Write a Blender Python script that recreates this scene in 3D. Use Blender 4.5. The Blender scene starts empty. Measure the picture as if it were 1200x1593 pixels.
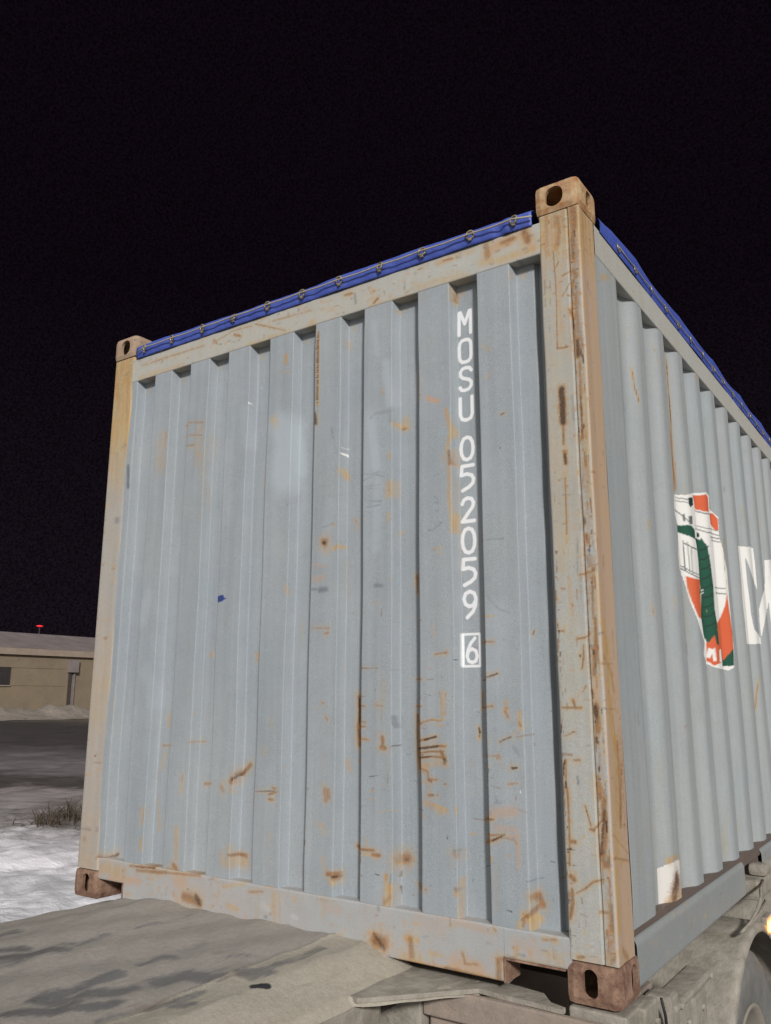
import bpy, bmesh, math, random
import numpy as np
from mathutils import Vector, Matrix
R = math.radians
random.seed(7)
rng = np.random.default_rng(11)
H = 1.15                       # height of the container's bottom above the ground
scene = bpy.context.scene

# ------------------------------------------------------------------ camera
yaw, pit, rol = 0.6030, 0.2190, 0.0022
cy, sy, cp, sp_, cr, sr = math.cos(yaw), math.sin(yaw), math.cos(pit), math.sin(pit), math.cos(rol), math.sin(rol)
fw = Vector((-sy*cp, cy*cp, sp_)); rt = Vector((cy, sy, 0)); up = rt.cross(fw)
rt2 = rt*cr + up*sr; up2 = up*cr - rt*sr
cam_d = bpy.data.cameras.new("camera"); cam = bpy.data.objects.new("camera", cam_d)
scene.collection.objects.link(cam); scene.camera = cam
m = Matrix((rt2, up2, -fw)).transposed().to_4x4(); m.translation = Vector((.8874, -2.4332, .8473+H))
cam.matrix_world = m
cam_d.sensor_fit = 'VERTICAL'; cam_d.sensor_height = 24; cam_d.lens = 1292.2/1593*24
cam_d.clip_start = .05; cam_d.clip_end = 2000

# ------------------------------------------------------------------ night sky, one floodlight-like sun
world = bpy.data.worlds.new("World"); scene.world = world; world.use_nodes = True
wn = world.node_tree.nodes; wl = world.node_tree.links
for n in list(wn): wn.remove(n)
wo = wn.new('ShaderNodeOutputWorld'); bg = wn.new('ShaderNodeBackground')
tc = wn.new('ShaderNodeTexCoord')
# fill glow added behind the camera; the sky in view stays near black
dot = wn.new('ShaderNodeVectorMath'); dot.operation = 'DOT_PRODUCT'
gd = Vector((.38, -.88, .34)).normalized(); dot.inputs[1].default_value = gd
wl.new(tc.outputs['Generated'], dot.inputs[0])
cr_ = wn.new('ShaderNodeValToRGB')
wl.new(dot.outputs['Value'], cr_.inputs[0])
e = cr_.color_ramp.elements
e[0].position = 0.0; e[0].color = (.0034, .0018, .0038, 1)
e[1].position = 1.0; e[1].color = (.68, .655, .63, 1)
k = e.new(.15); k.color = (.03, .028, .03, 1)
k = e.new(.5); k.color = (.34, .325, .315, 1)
noi = wn.new('ShaderNodeTexNoise'); noi.inputs['Scale'].default_value = 3
wl.new(tc.outputs['Generated'], noi.inputs['Vector'])
sep = wn.new('ShaderNodeSeparateXYZ'); wl.new(tc.outputs['Generated'], sep.inputs[0])
low = wn.new('ShaderNodeMapRange'); low.inputs[1].default_value = .0; low.inputs[2].default_value = .45; low.inputs[3].default_value = 1; low.inputs[4].default_value = 0
wl.new(sep.outputs['Z'], low.inputs[0])
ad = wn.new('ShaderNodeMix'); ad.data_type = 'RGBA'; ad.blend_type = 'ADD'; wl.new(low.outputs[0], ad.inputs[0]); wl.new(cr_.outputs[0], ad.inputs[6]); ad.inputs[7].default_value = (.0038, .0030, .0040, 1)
# fine speckle put into the sky to imitate camera grain
nz = wn.new('ShaderNodeTexNoise'); nz.inputs['Scale'].default_value = 420; nz.inputs['Detail'].default_value = 3; wl.new(tc.outputs['Generated'], nz.inputs['Vector'])
nb = wn.new('ShaderNodeMapRange'); nb.inputs[1].default_value = .3; nb.inputs[2].default_value = .7; nb.inputs[3].default_value = .45; nb.inputs[4].default_value = 1.55; wl.new(nz.outputs['Fac'], nb.inputs[0])
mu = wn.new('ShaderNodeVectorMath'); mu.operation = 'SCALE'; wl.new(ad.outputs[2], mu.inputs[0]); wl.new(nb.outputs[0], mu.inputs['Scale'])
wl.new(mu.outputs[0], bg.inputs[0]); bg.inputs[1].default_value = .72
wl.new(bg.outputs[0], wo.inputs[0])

sun_d = bpy.data.lights.new("floodlight", 'SUN'); sun = bpy.data.objects.new("floodlight", sun_d)
scene.collection.objects.link(sun)
sun_d.energy = 2.1; sun_d.angle = R(6); sun_d.color = (1.0, .965, .93)
SA, SE = R(44), R(24)
sd = Vector((-math.sin(SA)*math.cos(SE), math.cos(SA)*math.cos(SE), -math.sin(SE)))
sun.rotation_euler = sd.to_track_quat('-Z', 'Y').to_euler(); sun.location = (20, -22, 14)

scene.view_settings.view_transform = 'Standard'; scene.view_settings.look = 'None'
scene.view_settings.gamma = 1; scene.view_settings.exposure = 0.62

# ------------------------------------------------------------------ marks: kind strength width(mm) then points (mm)
MARKS_WALL = """y 7 15 -508 2319 -505 2266
o 8 11 -504 2305 -506 2273
y 6 7 -753 2309 -753 2292
p 10 17 -608 1911 -594 1899 -567 1889
g 4 7 -621 2024 -600 2000 -583 1981
y 8 16 -534 1851 -512 1762 -533 1700
o 9 16 -523 1692 -519 1647
y 7 14 -524 1639 -523 1538 -515 1420
y 7 6 -550 1688 -550 1656
g 5 6 -587 1611 -567 1614
g 6 5 -582 1537 -569 1524
g 6 5 -582 1514 -565 1512
g 6 5 -576 1484 -566 1483
g 6 5 -563 1442 -553 1438
d 7 5 -317 1788 -305 1792
y 5 16 -377 2052 -352 2033
y 4 15 -374 1931 -348 1943
g 3 28 -774 1899 -774 1854
y 5 17 -746 1849 -728 1820
y 4 20 -732 1878 -739 1816
y 6 20 -777 1594 -774 1579
y 5 13 -778 1723 -778 1711
y 6 11 -649 2011 -646 1910
o 4 8 -646 1929 -646 1910
g 3 8 -366 2328 -366 2227
y 3 19 -271 2305 -272 2286
y 8 16 -514 1463 -512 1406
g 5 5 -609 1418 -590 1417 -553 1439
y 8 6 -587 1349 -555 1351
y 7 5 -568 1338 -555 1329
o 7 14 -683 1263 -683 1211
y 4 21 -594 1079 -588 1046
o 8 5 -588 988 -544 994
o 8 9 -550 992 -545 992
g 5 5 -425 1367 -383 1361 -353 1361 -320 1358
g 4 8 -422 1237 -376 1159 -342 1125 -308 1115
g 2 5 -446 1239 -374 1239
y 7 4 -395 1106 -363 1106
o 8 4 -424 1024 -365 1022
o 8 6 -395 1028 -389 1023
y 6 13 -252 1046 -243 1056
d 7 4 -248 1045 -243 1056
d 8 3 -428 901 -357 920
d 8 7 -357 921 -355 920
y 8 4 -424 919 -386 923
o 8 4 -433 813 -374 819
o 8 7 -380 819 -376 817
y 8 3 -328 839 -327 790
y 8 3 -334 827 -325 839
o 8 5 -329 814 -324 812
o 8 5 -332 804 -321 785
y 8 18 -284 799 -280 755
o 8 9 -284 770 -281 760
y 7 4 -281 755 -281 718
d 8 6 -352 709 -335 718 -312 726
w 3 4 -299 735 -291 742
y 6 4 -309 726 -295 744
g 4 16 -305 697 -289 674
o 6 4 -425 661 -356 669
o 7 5 -365 659 -356 661
d 8 7 -313 630 -296 635
o 9 6 -449 751 -447 721
d 9 9 -448 746 -445 736
y 7 14 -452 751 -450 716
o 7 7 -432 864 -433 813
d 6 4 -896 947 -821 946
o 10 18 -936 846 -933 795 -939 738 -934 681
d 8 8 -936 839 -935 757
o 9 6 -932 817 -879 815
o 9 7 -935 744 -878 745
o 8 7 -931 766 -878 759
y 8 5 -893 709 -852 697
o 8 4 -893 703 -866 701
o 7 5 -828 818 -801 816
y 5 11 -836 821 -812 834
g 6 8 -763 781 -759 745
g 4 9 -748 782 -748 748
y 5 14 -893 660 -933 625
o 9 14 -804 712 -800 673
o 9 18 -808 678 -793 675
y 5 5 -800 718 -800 688
y 5 25 -986 617 -977 592
o 8 4 -691 908 -640 906
o 8 4 -691 816 -641 816
y 9 9 -555 864 -558 788
o 5 4 -566 858 -563 788
o 5 4 -548 858 -551 788
y 9 6 -599 773 -550 774
o 7 5 -649 760 -606 773 -564 769
y 7 5 -585 755 -557 756
o 10 13 -684 767 -645 760
o 10 14 -684 785 -685 713 -684 666 -678 613
d 10 7 -628 708 -606 714 -585 719
o 10 8 -681 698 -620 711
d 10 8 -681 676 -614 684 -579 689
o 10 6 -579 689 -550 689
o 10 5 -678 660 -607 671 -558 672
o 10 7 -685 642 -607 655 -558 654
d 8 6 -678 647 -607 655
o 10 13 -568 672 -552 650 -555 636
d 8 10 -558 650 -548 643
y 6 26 -635 623 -579 637
p 7 23 -678 630 -636 618
o 9 6 -678 624 -622 607 -618 584
o 10 11 -618 581 -608 576
o 8 4 -615 583 -587 582
d 8 6 -556 572 -551 571
y 7 4 -615 573 -614 539
o 9 11 -619 532 -601 533
o 6 3 -601 535 -581 535
y 9 8 -605 506 -574 499 -547 490
y 6 25 -636 509 -568 486
g 4 5 -845 542 -837 460
g 3 4 -853 524 -854 453
g 3 4 -818 496 -817 485
y 4 4 -826 467 -759 473
y 4 5 -807 553 -789 554
g 5 8 -376 548 -367 527
g 4 8 -377 524 -355 526
o 6 21 -1056 523 -1051 487
o 9 7 -1043 524 -1039 494
o 10 11 -938 340 -897 326
o 10 9 -893 338 -840 340
y 8 11 -878 325 -817 323
o 10 13 -844 326 -818 326
y 6 4 -867 376 -867 358
o 10 39 -741 317 -734 319
d 6 16 -741 316 -734 316
y 8 13 -752 306 -723 306
o 9 23 -1013 237 -1009 236
y 8 24 -1016 231 -1016 219
d 8 10 -1013 237 -1010 237
g 6 13 -522 371 -515 372
o 6 13 -522 355 -517 354
g 6 14 -523 257 -517 256
y 7 18 -521 252 -518 242
y 5 7 -510 288 -513 165
o 6 9 -635 243 -632 242
o 7 12 -685 246 -678 236
y 8 15 -791 263 -786 219
y 9 32 -777 231 -782 184
o 5 10 -788 269 -788 253
o 5 17 -773 204 -793 182
y 7 19 -782 195 -767 163
o 9 6 -430 469 -381 476
o 10 5 -429 399 -374 418 -345 434
d 8 3 -386 414 -355 429
o 8 3 -422 424 -348 434
p 8 5 -330 432 -296 433
p 6 35 -384 494 -309 505
p 5 23 -373 452 -311 452
p 8 3 -299 448 -300 340
o 7 5 -318 428 -306 411
o 8 5 -330 802 -323 786
d 9 7 -314 633 -298 633
o 6 5 -422 664 -354 666
w 4 6 -292 594 -290 586
w 5 6 -289 567 -286 561
o 6 3 -331 583 -294 588
o 9 7 -296 199 -278 216
p 6 14 -1061 407 -1061 401
o 10 24 -258 264 -246 239
y 10 32 -286 211 -261 200
o 9 11 -278 210 -269 217 -250 250
y 9 14 -265 192 -267 158
y 9 16 -305 188 -304 159
o 8 8 -293 182 -287 208
o 6 23 -524 362 -519 359
o 6 7 -426 408 -346 425 -311 420
p 7 4 -306 421 -302 345
y 7 31 -1366 1974 -1350 1963
d 9 17 -1141 1953 -1135 1914
g 5 18 -1052 1875 -1046 1837
w 6 10 -1006 1768 -1003 1766
w 4 6 -1008 1792 -995 1792
y 7 16 -1011 1702 -998 1671
g 4 10 -1272 1593 -1263 1604
y 8 20 -756 1840 -724 1827
o 5 11 -748 1828 -732 1825
g 5 5 -937 1676 -861 1658 -824 1663
g 5 5 -895 1639 -836 1655 -803 1641
g 4 5 -886 1616 -815 1613
g 4 5 -878 1605 -820 1601
g 5 9 -856 1556 -811 1550
g 5 6 -877 1535 -815 1537
g 3 6 -868 1437 -827 1440
y 7 15 -779 1726 -777 1712
y 7 37 -776 1608 -776 1573
o 4 12 -779 1587 -775 1583
y 6 16 -779 1499 -779 1471
o 10 30 -1082 1426 -1076 1423
d 10 12 -1082 1423 -1078 1422
y 7 8 -1068 1414 -1067 1371
y 8 17 -1009 1401 -1044 1393
y 6 11 -1039 1484 -1026 1490
p 6 8 -1133 1346 -1062 1329
o 5 6 -1124 1334 -1115 1327
p 5 29 -1123 1285 -1079 1289
g 8 22 -1095 1242 -1064 1243
g 6 10 -1135 1248 -1095 1242
g 7 19 -838 1240 -810 1238
y 5 4 -845 1178 -817 1176
y 7 16 -1273 1273 -1265 1244
o 6 8 -1127 1099 -1048 1096
o 7 11 -1065 1076 -1052 1079
b 10 25 -1632 1241 -1611 1244
b 6 9 -1605 1239 -1590 1242
y 6 17 -1448 1015 -1442 986
y 5 14 -1712 1022 -1705 1007
y 7 10 -753 1429 -741 1434
o 8 14 -683 1270 -682 1230
y 6 13 -683 1283 -680 1204
y 5 6 -778 1260 -766 1258
o 5 9 -960 1501 -947 1485
y 5 19 -965 1508 -956 1472
l 9 108 -1325 1950 -1301 1852 -1316 1739
l 9 70 -1264 1919 -1239 1737
l 8 55 -863 1877 -836 1686
l 6 53 -828 1629 -835 1383
g 2 75 -1092 1830 -1087 1652
g 2 73 -1095 1595 -1084 1536
l 7 42 -790 2085 -773 1926
l 5 33 -847 2269 -830 2134
g 4 7 -824 2078 -801 2068
o 7 7 -803 1968 -801 1965
y 7 14 -806 1981 -802 1973
g 4 16 -862 1881 -834 1895 -773 1893
o 8 8 -732 1826 -746 1824
y 6 30 -732 1864 -722 1834
y 6 6 -759 2303 -756 2295
o 6 9 -642 1932 -642 1927
y 5 23 -998 2233 -995 2216
y 9 17 -1301 2242 -1299 2208
o 6 10 -1939 2065 -1777 2037
o 6 8 -1934 2005 -1780 1978
o 7 10 -1876 1945 -1829 1941
o 6 10 -1881 2041 -1881 1986
y 6 13 -2038 2045 -2025 1970
o 5 8 -2026 2038 -2018 2010
g 10 21 -2276 1913 -2266 1811
w 4 8 -1480 2153 -1477 2144
w 5 7 -1511 2079 -1507 2074
y 5 36 -1349 1969 -1342 1945
y 5 7 -1357 2174 -1274 2165
l 9 126 -1288 1916 -1292 1700
l 6 51 -1258 1923 -1240 1720
g 2 66 -1537 1848 -1521 1771
l 4 67 -1529 2051 -1508 1893
y 4 62 -2058 2008 -2045 1862
y 4 60 -1796 2010 -1799 1872
g 4 9 -1087 1483 -1035 1493
y 7 16 -1945 771 -1948 724
o 6 8 -1970 643 -1876 648
y 6 18 -1953 613 -1968 549
y 6 19 -1793 534 -1794 473
o 5 9 -1790 534 -1793 508
o 6 7 -1759 665 -1720 666
o 9 22 -1464 585 -1499 554
o 9 24 -1516 536 -1521 524
d 7 12 -1487 567 -1516 532
y 6 16 -1526 506 -1513 486
o 6 10 -1708 502 -1623 512
o 6 20 -1573 503 -1560 487
y 6 20 -1562 521 -1560 496
d 6 7 -1393 496 -1291 504
o 8 8 -1303 515 -1286 512
o 8 8 -1319 490 -1280 501
o 8 8 -1318 474 -1296 472
y 4 16 -1319 763 -1312 730
y 3 39 -1354 646 -1343 639
o 6 7 -1074 827 -1064 823
o 8 7 -1057 775 -1047 764
o 7 12 -1057 522 -1046 485
o 7 7 -1036 527 -1030 490
y 6 29 -2023 382 -2026 337
y 6 22 -2019 267 -2023 231
y 5 15 -1978 422 -1960 307
y 6 27 -1809 326 -1806 216
o 9 25 -1817 189 -1803 178
o 8 15 -1855 168 -1789 171
o 9 14 -1515 258 -1465 254
y 6 48 -1541 236 -1469 228
y 7 19 -1517 288 -1512 264
y 6 20 -1558 265 -1557 253
y 7 15 -1698 1029 -1697 1011
y 6 18 -1443 1013 -1394 993
y 4 15 -1307 353 -1301 330
y 5 17 -1056 293 -1050 257
y 3 35 -1085 410 -1054 390
o 10 17 -1010 246 -1035 244
o 9 35 -2259 165 -2288 164
d 7 16 -2265 160 -2215 185
w 6 8 -1002 1766 -1000 1761"""
MARKS_LOW = """o 9 11 -2075 160 -1922 170
d 7 7 -2046 160 -1922 167
o 9 15 -2031 147 -1854 158
o 8 11 -1854 158 -1662 169
y 6 58 -2278 131 -2115 131
p 7 34 -2198 95 -2013 108
p 7 62 -1786 134 -1760 137
o 10 41 -1743 82 -1667 75
d 7 30 -1681 90 -1654 69
p 8 16 -1795 84 -1779 53
o 8 9 -1398 141 -1332 153
y 8 18 -1321 173 -1278 178
y 6 22 -1282 148 -1273 59
y 5 13 -1255 151 -1246 55
y 7 19 -1510 80 -1463 74
y 6 12 -1538 143 -1423 169
l 5 37 -1329 104 -1307 99
l 6 18 -1189 89 -1168 84
o 5 7 -1078 158 -999 161
o 10 47 -827 65 -800 61
d 7 19 -833 81 -795 46
p 9 28 -838 80 -827 33
y 9 27 -706 88 -670 89
o 8 24 -690 86 -686 40
y 6 54 -721 26 -660 28
y 7 18 -620 58 -571 58
p 7 60 -523 43 -440 34
o 8 9 -499 77 -490 48
o 8 8 -495 47 -448 54
o 9 14 -562 25 -377 16
o 9 13 -721 18 -543 13
p 8 18 -701 21 -562 21
y 5 9 -620 93 -610 90
p 5 26 -560 167 -400 152
p 4 40 -1043 135 -984 134
o 4 8 -1018 83 -972 84
o 9 11 -380 74 -382 15
o 9 18 -375 78 -373 9
o 9 13 -366 80 -288 82 -171 78
y 8 16 -221 160 -192 157
o 7 6 -200 160 -198 110
y 7 16 -316 120 -317 91
o 9 6 -229 155 -187 163
y 6 39 -210 116 -178 107
p 4 49 -320 134 -252 123
o 8 5 -391 165 -382 155
p 3 72 -659 146 -580 134"""
MARKS_TOP = """o 8 30 -355 2440 -348 2394
p 9 44 -348 2409 -319 2421 -261 2423
o 8 20 -290 2425 -247 2429
o 10 26 -204 2439 -192 2400
p 6 57 -218 2437 -179 2381
y 7 33 -378 2375 -292 2362 -166 2363
y 5 35 -642 2361 -439 2344
y 5 25 -561 2433 -407 2435
o 9 12 -992 2426 -955 2423
g 7 16 -943 2414 -937 2376
y 7 12 -986 2427 -949 2421
p 8 11 -866 2423 -860 2395
o 9 7 -851 2403 -845 2400
o 10 8 -851 2349 -831 2366
d 7 6 -842 2354 -825 2367
o 9 7 -646 2431 -624 2431
p 8 16 -555 2425 -503 2428
o 9 8 -534 2433 -493 2429
o 8 9 -696 2353 -685 2352
o 7 5 -674 2356 -671 2365
y 5 11 -871 2347 -785 2343 -663 2333
y 5 24 -1071 2382 -1053 2382
p 6 8 -1110 2425 -1053 2422
y 5 17 -877 2369 -819 2373
o 6 9 -1741 2406 -1609 2434 -1505 2427
o 7 8 -1480 2430 -1391 2392 -1305 2354
o 9 12 -1608 2413 -1568 2395
o 6 11 -2225 2410 -2041 2411 -1797 2409
y 5 27 -2234 2352 -1933 2348
y 7 32 -1176 2340 -1154 2353
o 6 9 -1380 2418 -1283 2412 -1166 2409
y 5 34 -1377 2344 -1352 2332
o 7 12 -1735 2420 -1714 2399
y 5 21 -1526 2342 -1281 2348"""
MARKS_POST = """y 10 32 -128 2464 -136 2409 -143 2359
y 10 26 -88 2460 -86 2397 -94 2332
o 8 21 -86 2449 -79 2389 -86 2350
y 8 21 -65 2416 -64 2343 -70 2304
o 8 7 -156 2363 -133 2366
o 9 8 -116 2446 -114 2440
o 9 5 -64 2436 -52 2437
o 9 5 -63 2405 -53 2404
o 9 3 -104 2325 -101 2233 -100 2132 -105 1976
y 7 20 -84 2278 -88 2129 -93 1982
y 5 31 -131 2293 -132 2141
y 5 13 -58 2310 -62 2171
o 9 5 -105 2254 -94 2271 -86 2284
o 10 18 -21 2462 -24 2401 -34 2353 -34 2293
p 9 20 -23 2473 -18 2420 -33 2374
d 5 10 -33 2313 -33 2277
p 9 15 -37 2288 -38 2269
o 10 4 -76 2228 -49 2237 -15 2236
o 10 23 -35 2233 -29 2211
o 10 13 -36 2203 -43 2165 -39 2149
o 9 4 -80 2154 -62 2176 -51 2197
o 10 6 -60 2153 -30 2142
o 9 10 -32 2147 -34 2113
o 10 5 -58 2100 -32 2098
o 10 12 -51 2091 -45 2072
o 9 6 -39 2061 -33 2079
p 6 29 -45 2116 -41 2066
o 8 14 -42 2042 -42 1994
d 7 17 -34 1982 -35 1934
o 10 19 -35 1987 -36 1930
o 9 4 -48 1928 -27 1923
o 9 11 -30 1909 -32 1830
o 10 5 -107 1976 -91 1973
o 10 4 -91 1973 -69 1972
o 7 7 -76 1978 -74 1973
g 7 5 -139 2234 -140 2179
g 6 5 -119 2223 -121 2198
g 5 5 -139 2204 -120 2198
g 6 6 -139 2163 -140 2133
g 5 5 -121 2158 -122 2133
y 9 20 -2 2404 -3 2303 -5 2213
p 7 17 59 2423 51 2275
y 8 17 128 2458 138 2347
o 6 5 108 2458 114 2409 99 2349
o 6 4 6 2305 1 2222
g 6 14 -1 2202 -5 2164
g 5 19 54 2206 76 2180
o 8 7 -17 2150 9 2144
p 8 43 76 2185 80 2038 78 1848
y 5 13 -14 2132 -13 2010 -13 1825
o 7 3 -13 2044 30 2033
d 10 21 -97 1830 -96 1767 -97 1717
o 10 29 -97 1830 -97 1717
o 10 9 -97 1711 -99 1644
o 10 16 -96 1616 -94 1577
d 8 10 -95 1607 -94 1577
o 8 4 -121 1525 -109 1528
o 9 5 -98 1529 -100 1452 -103 1347
y 7 18 -97 1656 -100 1464 -104 1324
o 7 4 -98 1499 -89 1504
y 4 50 -134 1725 -129 1420 -119 1244
y 5 15 -102 1197 -98 1129 -96 1096
o 7 7 -95 1126 -93 1121
g 5 12 -62 1797 -60 1717
g 4 12 -51 1469 -54 1353
g 5 7 -67 1331 -73 1218
g 4 8 -64 1211 -65 1139
p 3 15 -61 1279 -54 1239
o 10 10 -33 1828 -33 1754 -34 1651
d 7 6 -32 1791 -35 1669
o 9 6 -3 1822 -6 1700 -9 1557
y 9 14 -15 1818 -24 1583
o 8 9 -6 1822 -6 1749
o 10 14 -27 1590 -27 1560
y 8 20 -19 1565 -16 1453
o 9 6 -25 1507 -22 1503
o 9 12 -4 1486 -1 1462
o 8 7 -29 1440 -27 1434
d 8 11 -41 1392 -41 1375
o 10 12 -38 1340 -37 1317
b 5 11 -31 1293 -30 1285
g 5 11 -31 1282 -33 1243
o 10 6 -67 1216 -37 1221 -14 1227
o 10 8 -25 1231 -11 1232
o 9 10 -27 1203 -30 1081
o 10 13 -25 1081 -24 1065
y 8 12 -13 1180 -14 962
o 10 13 -23 1054 -25 994
o 10 9 -33 986 -7 991
o 10 14 -30 978 -35 914
o 10 5 -82 1021 -59 1023 -41 1035
o 9 4 -64 1001 -65 963 -73 931
d 8 7 -76 970 -75 969
o 8 4 -52 937 -44 938
o 8 9 -149 1144 -145 1146
d 7 6 -145 1068 -143 1056
o 7 7 -228 1043 -223 1050
p 9 54 81 1815 81 1599 70 1417
p 9 51 86 1420 75 1244 88 1075
g 4 12 46 1743 66 1607
g 4 8 145 1848 122 1597
g 6 8 11 1292 9 1224
g 5 11 65 1283 65 1231
y 6 22 7 1213 16 1070
y 8 33 32 1071 46 963
o 6 22 30 963 86 916
o 7 8 12 946 91 948
g 5 9 108 1049 110 966
o 10 12 -23 1000 -30 937
o 9 6 -38 990 -5 992
y 7 16 -4 999 -16 915
p 9 22 -28 901 -35 846
d 7 12 -45 867 -42 846
o 10 21 -36 825 -33 750
d 9 17 -38 818 -35 797
o 10 6 -142 816 -81 816
o 10 9 -107 839 -100 814
y 6 6 -86 867 -96 832
o 7 4 -64 1001 -71 937
d 8 6 -76 972 -74 969
o 7 4 -75 863 -63 881
o 6 4 -74 840 -49 840
o 8 6 -138 733 -107 746
d 8 6 -111 746 -106 745
o 9 6 -111 664 -95 666
d 8 11 -38 729 -36 719
y 6 11 -19 736 -16 662
o 9 6 -138 664 -141 589
o 10 7 -138 582 -135 488 -136 435
o 10 11 -134 435 -119 435
o 9 6 -136 428 -141 369
o 10 14 -138 340 -128 331
o 10 11 -136 304 -135 266 -144 227
d 6 6 -139 285 -143 239
o 10 4 -84 538 -69 484
d 6 4 -81 525 -70 490
o 10 8 -71 475 -59 471
o 10 6 -63 471 -32 503 -27 529
o 9 11 -40 621 -39 608
o 10 18 -41 601 -36 562
o 10 21 -26 556 -27 464 -38 399 -32 380
d 7 10 -25 530 -41 412
p 7 21 -35 582 -32 568
y 9 16 -4 570 -9 415
o 10 20 -25 381 -17 401
o 10 6 -96 311 -70 332 -38 342
o 8 5 -96 311 -122 296
p 7 13 -19 369 -19 306
o 9 11 -53 255 -18 256
o 9 20 -21 275 -21 213
p 6 20 -28 212 -24 151
o 8 9 -2 246 -3 160
o 9 9 -127 125 -109 130
o 9 20 -26 132 -4 148
d 5 3 -102 131 -67 137
p 5 24 -139 108 -68 119
y 10 36 61 1010 48 867 56 728
o 7 14 77 917 90 867
o 7 4 40 815 112 810
p 8 18 127 832 130 725
o 8 28 95 713 95 589 86 482
y 10 41 77 727 63 525 51 396
d 4 27 117 656 89 496
g 4 8 124 573 117 479
o 6 9 22 464 134 397
d 4 9 26 489 138 476
p 10 46 68 380 84 294 71 170
y 9 24 35 366 28 210
o 8 9 21 400 131 377
o 7 7 151 315 148 185
o 8 26 47 150 83 123
o 6 6 51 1009 43 895
o 6 14 68 797 79 741"""
MARKS_SIDE = """y 9 18 454 2037 474 1990
o 10 15 481 2026 491 1976 532 1935
d 6 10 496 1984 516 1957
g 5 14 366 1859 367 1847
o 10 19 963 2241 963 2044 949 1892 936 1679
d 8 8 959 2224 962 2119 956 1967
y 5 14 709 2239 729 2232
o 5 12 771 2222 808 2238
y 6 23 186 2287 276 2321
y 5 41 1453 2343 1481 2335
p 5 20 1702 2124 1719 2076
g 2 7 684 1926 763 1892 703 1821
g 3 7 712 1761 790 1717 728 1642
g 3 6 797 1697 768 1659 640 1608
o 8 16 971 1794 964 1727 952 1679
y 9 17 557 1481 569 1455
o 5 9 557 1467 562 1462
y 7 28 2235 1837 2228 1793
d 6 9 590 1550 595 1549
g 5 36 1855 1868 1876 1871
y 7 18 536 1182 535 1139
o 6 8 539 1172 550 1140
o 8 17 1749 1593 1711 1446
o 6 13 1723 1396 1714 1330
y 9 37 2255 933 2169 871 2102 804
o 9 25 2225 910 2120 803
p 5 18 2001 1398 1987 1319
y 8 22 483 325 553 317"""
MARKS_DECK = """g 10 48 -1313 -909 -1310 -776 -1309 -646
g 9 40 -1312 -663 -1309 -646
g 8 32 -1317 -550 -1299 -448
g 8 50 -1321 -473 -1289 -458
g 9 75 -1244 -797 -1179 -711
g 10 92 -1142 -617 -1112 -553 -1028 -537
g 7 59 -1169 -563 -1099 -544
o 5 46 -1019 -545 -953 -471
g 10 61 -961 -462 -928 -424
d 8 22 -879 -516 -856 -491
g 8 32 -924 -479 -936 -276 -937 -143
o 4 35 -942 -344 -944 -148
g 9 51 -1823 -710 -1759 -665
g 9 75 -1717 -774 -1679 -697 -1644 -620
g 7 84 -1680 -797 -1664 -753
g 6 38 -1684 -558 -1647 -532 -1654 -422
g 10 52 -1272 -1013 -1206 -932 -1156 -861 -1120 -812
g 8 87 -1313 -884 -1229 -876
o 5 77 -1027 -807 -994 -736
g 8 31 -990 -793 -967 -741 -963 -640
g 8 35 -938 -757 -926 -713
g 7 44 -2016 -594 -2017 -532
g 5 35 -1319 -375 -1313 -298
g 4 28 -1671 -352 -1606 -178 -1608 8
g 6 27 -1061 -899 -1038 -849
g 4 27 -1147 -365 -1088 -318
o 4 35 -1512 -200 -1495 -100"""
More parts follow.
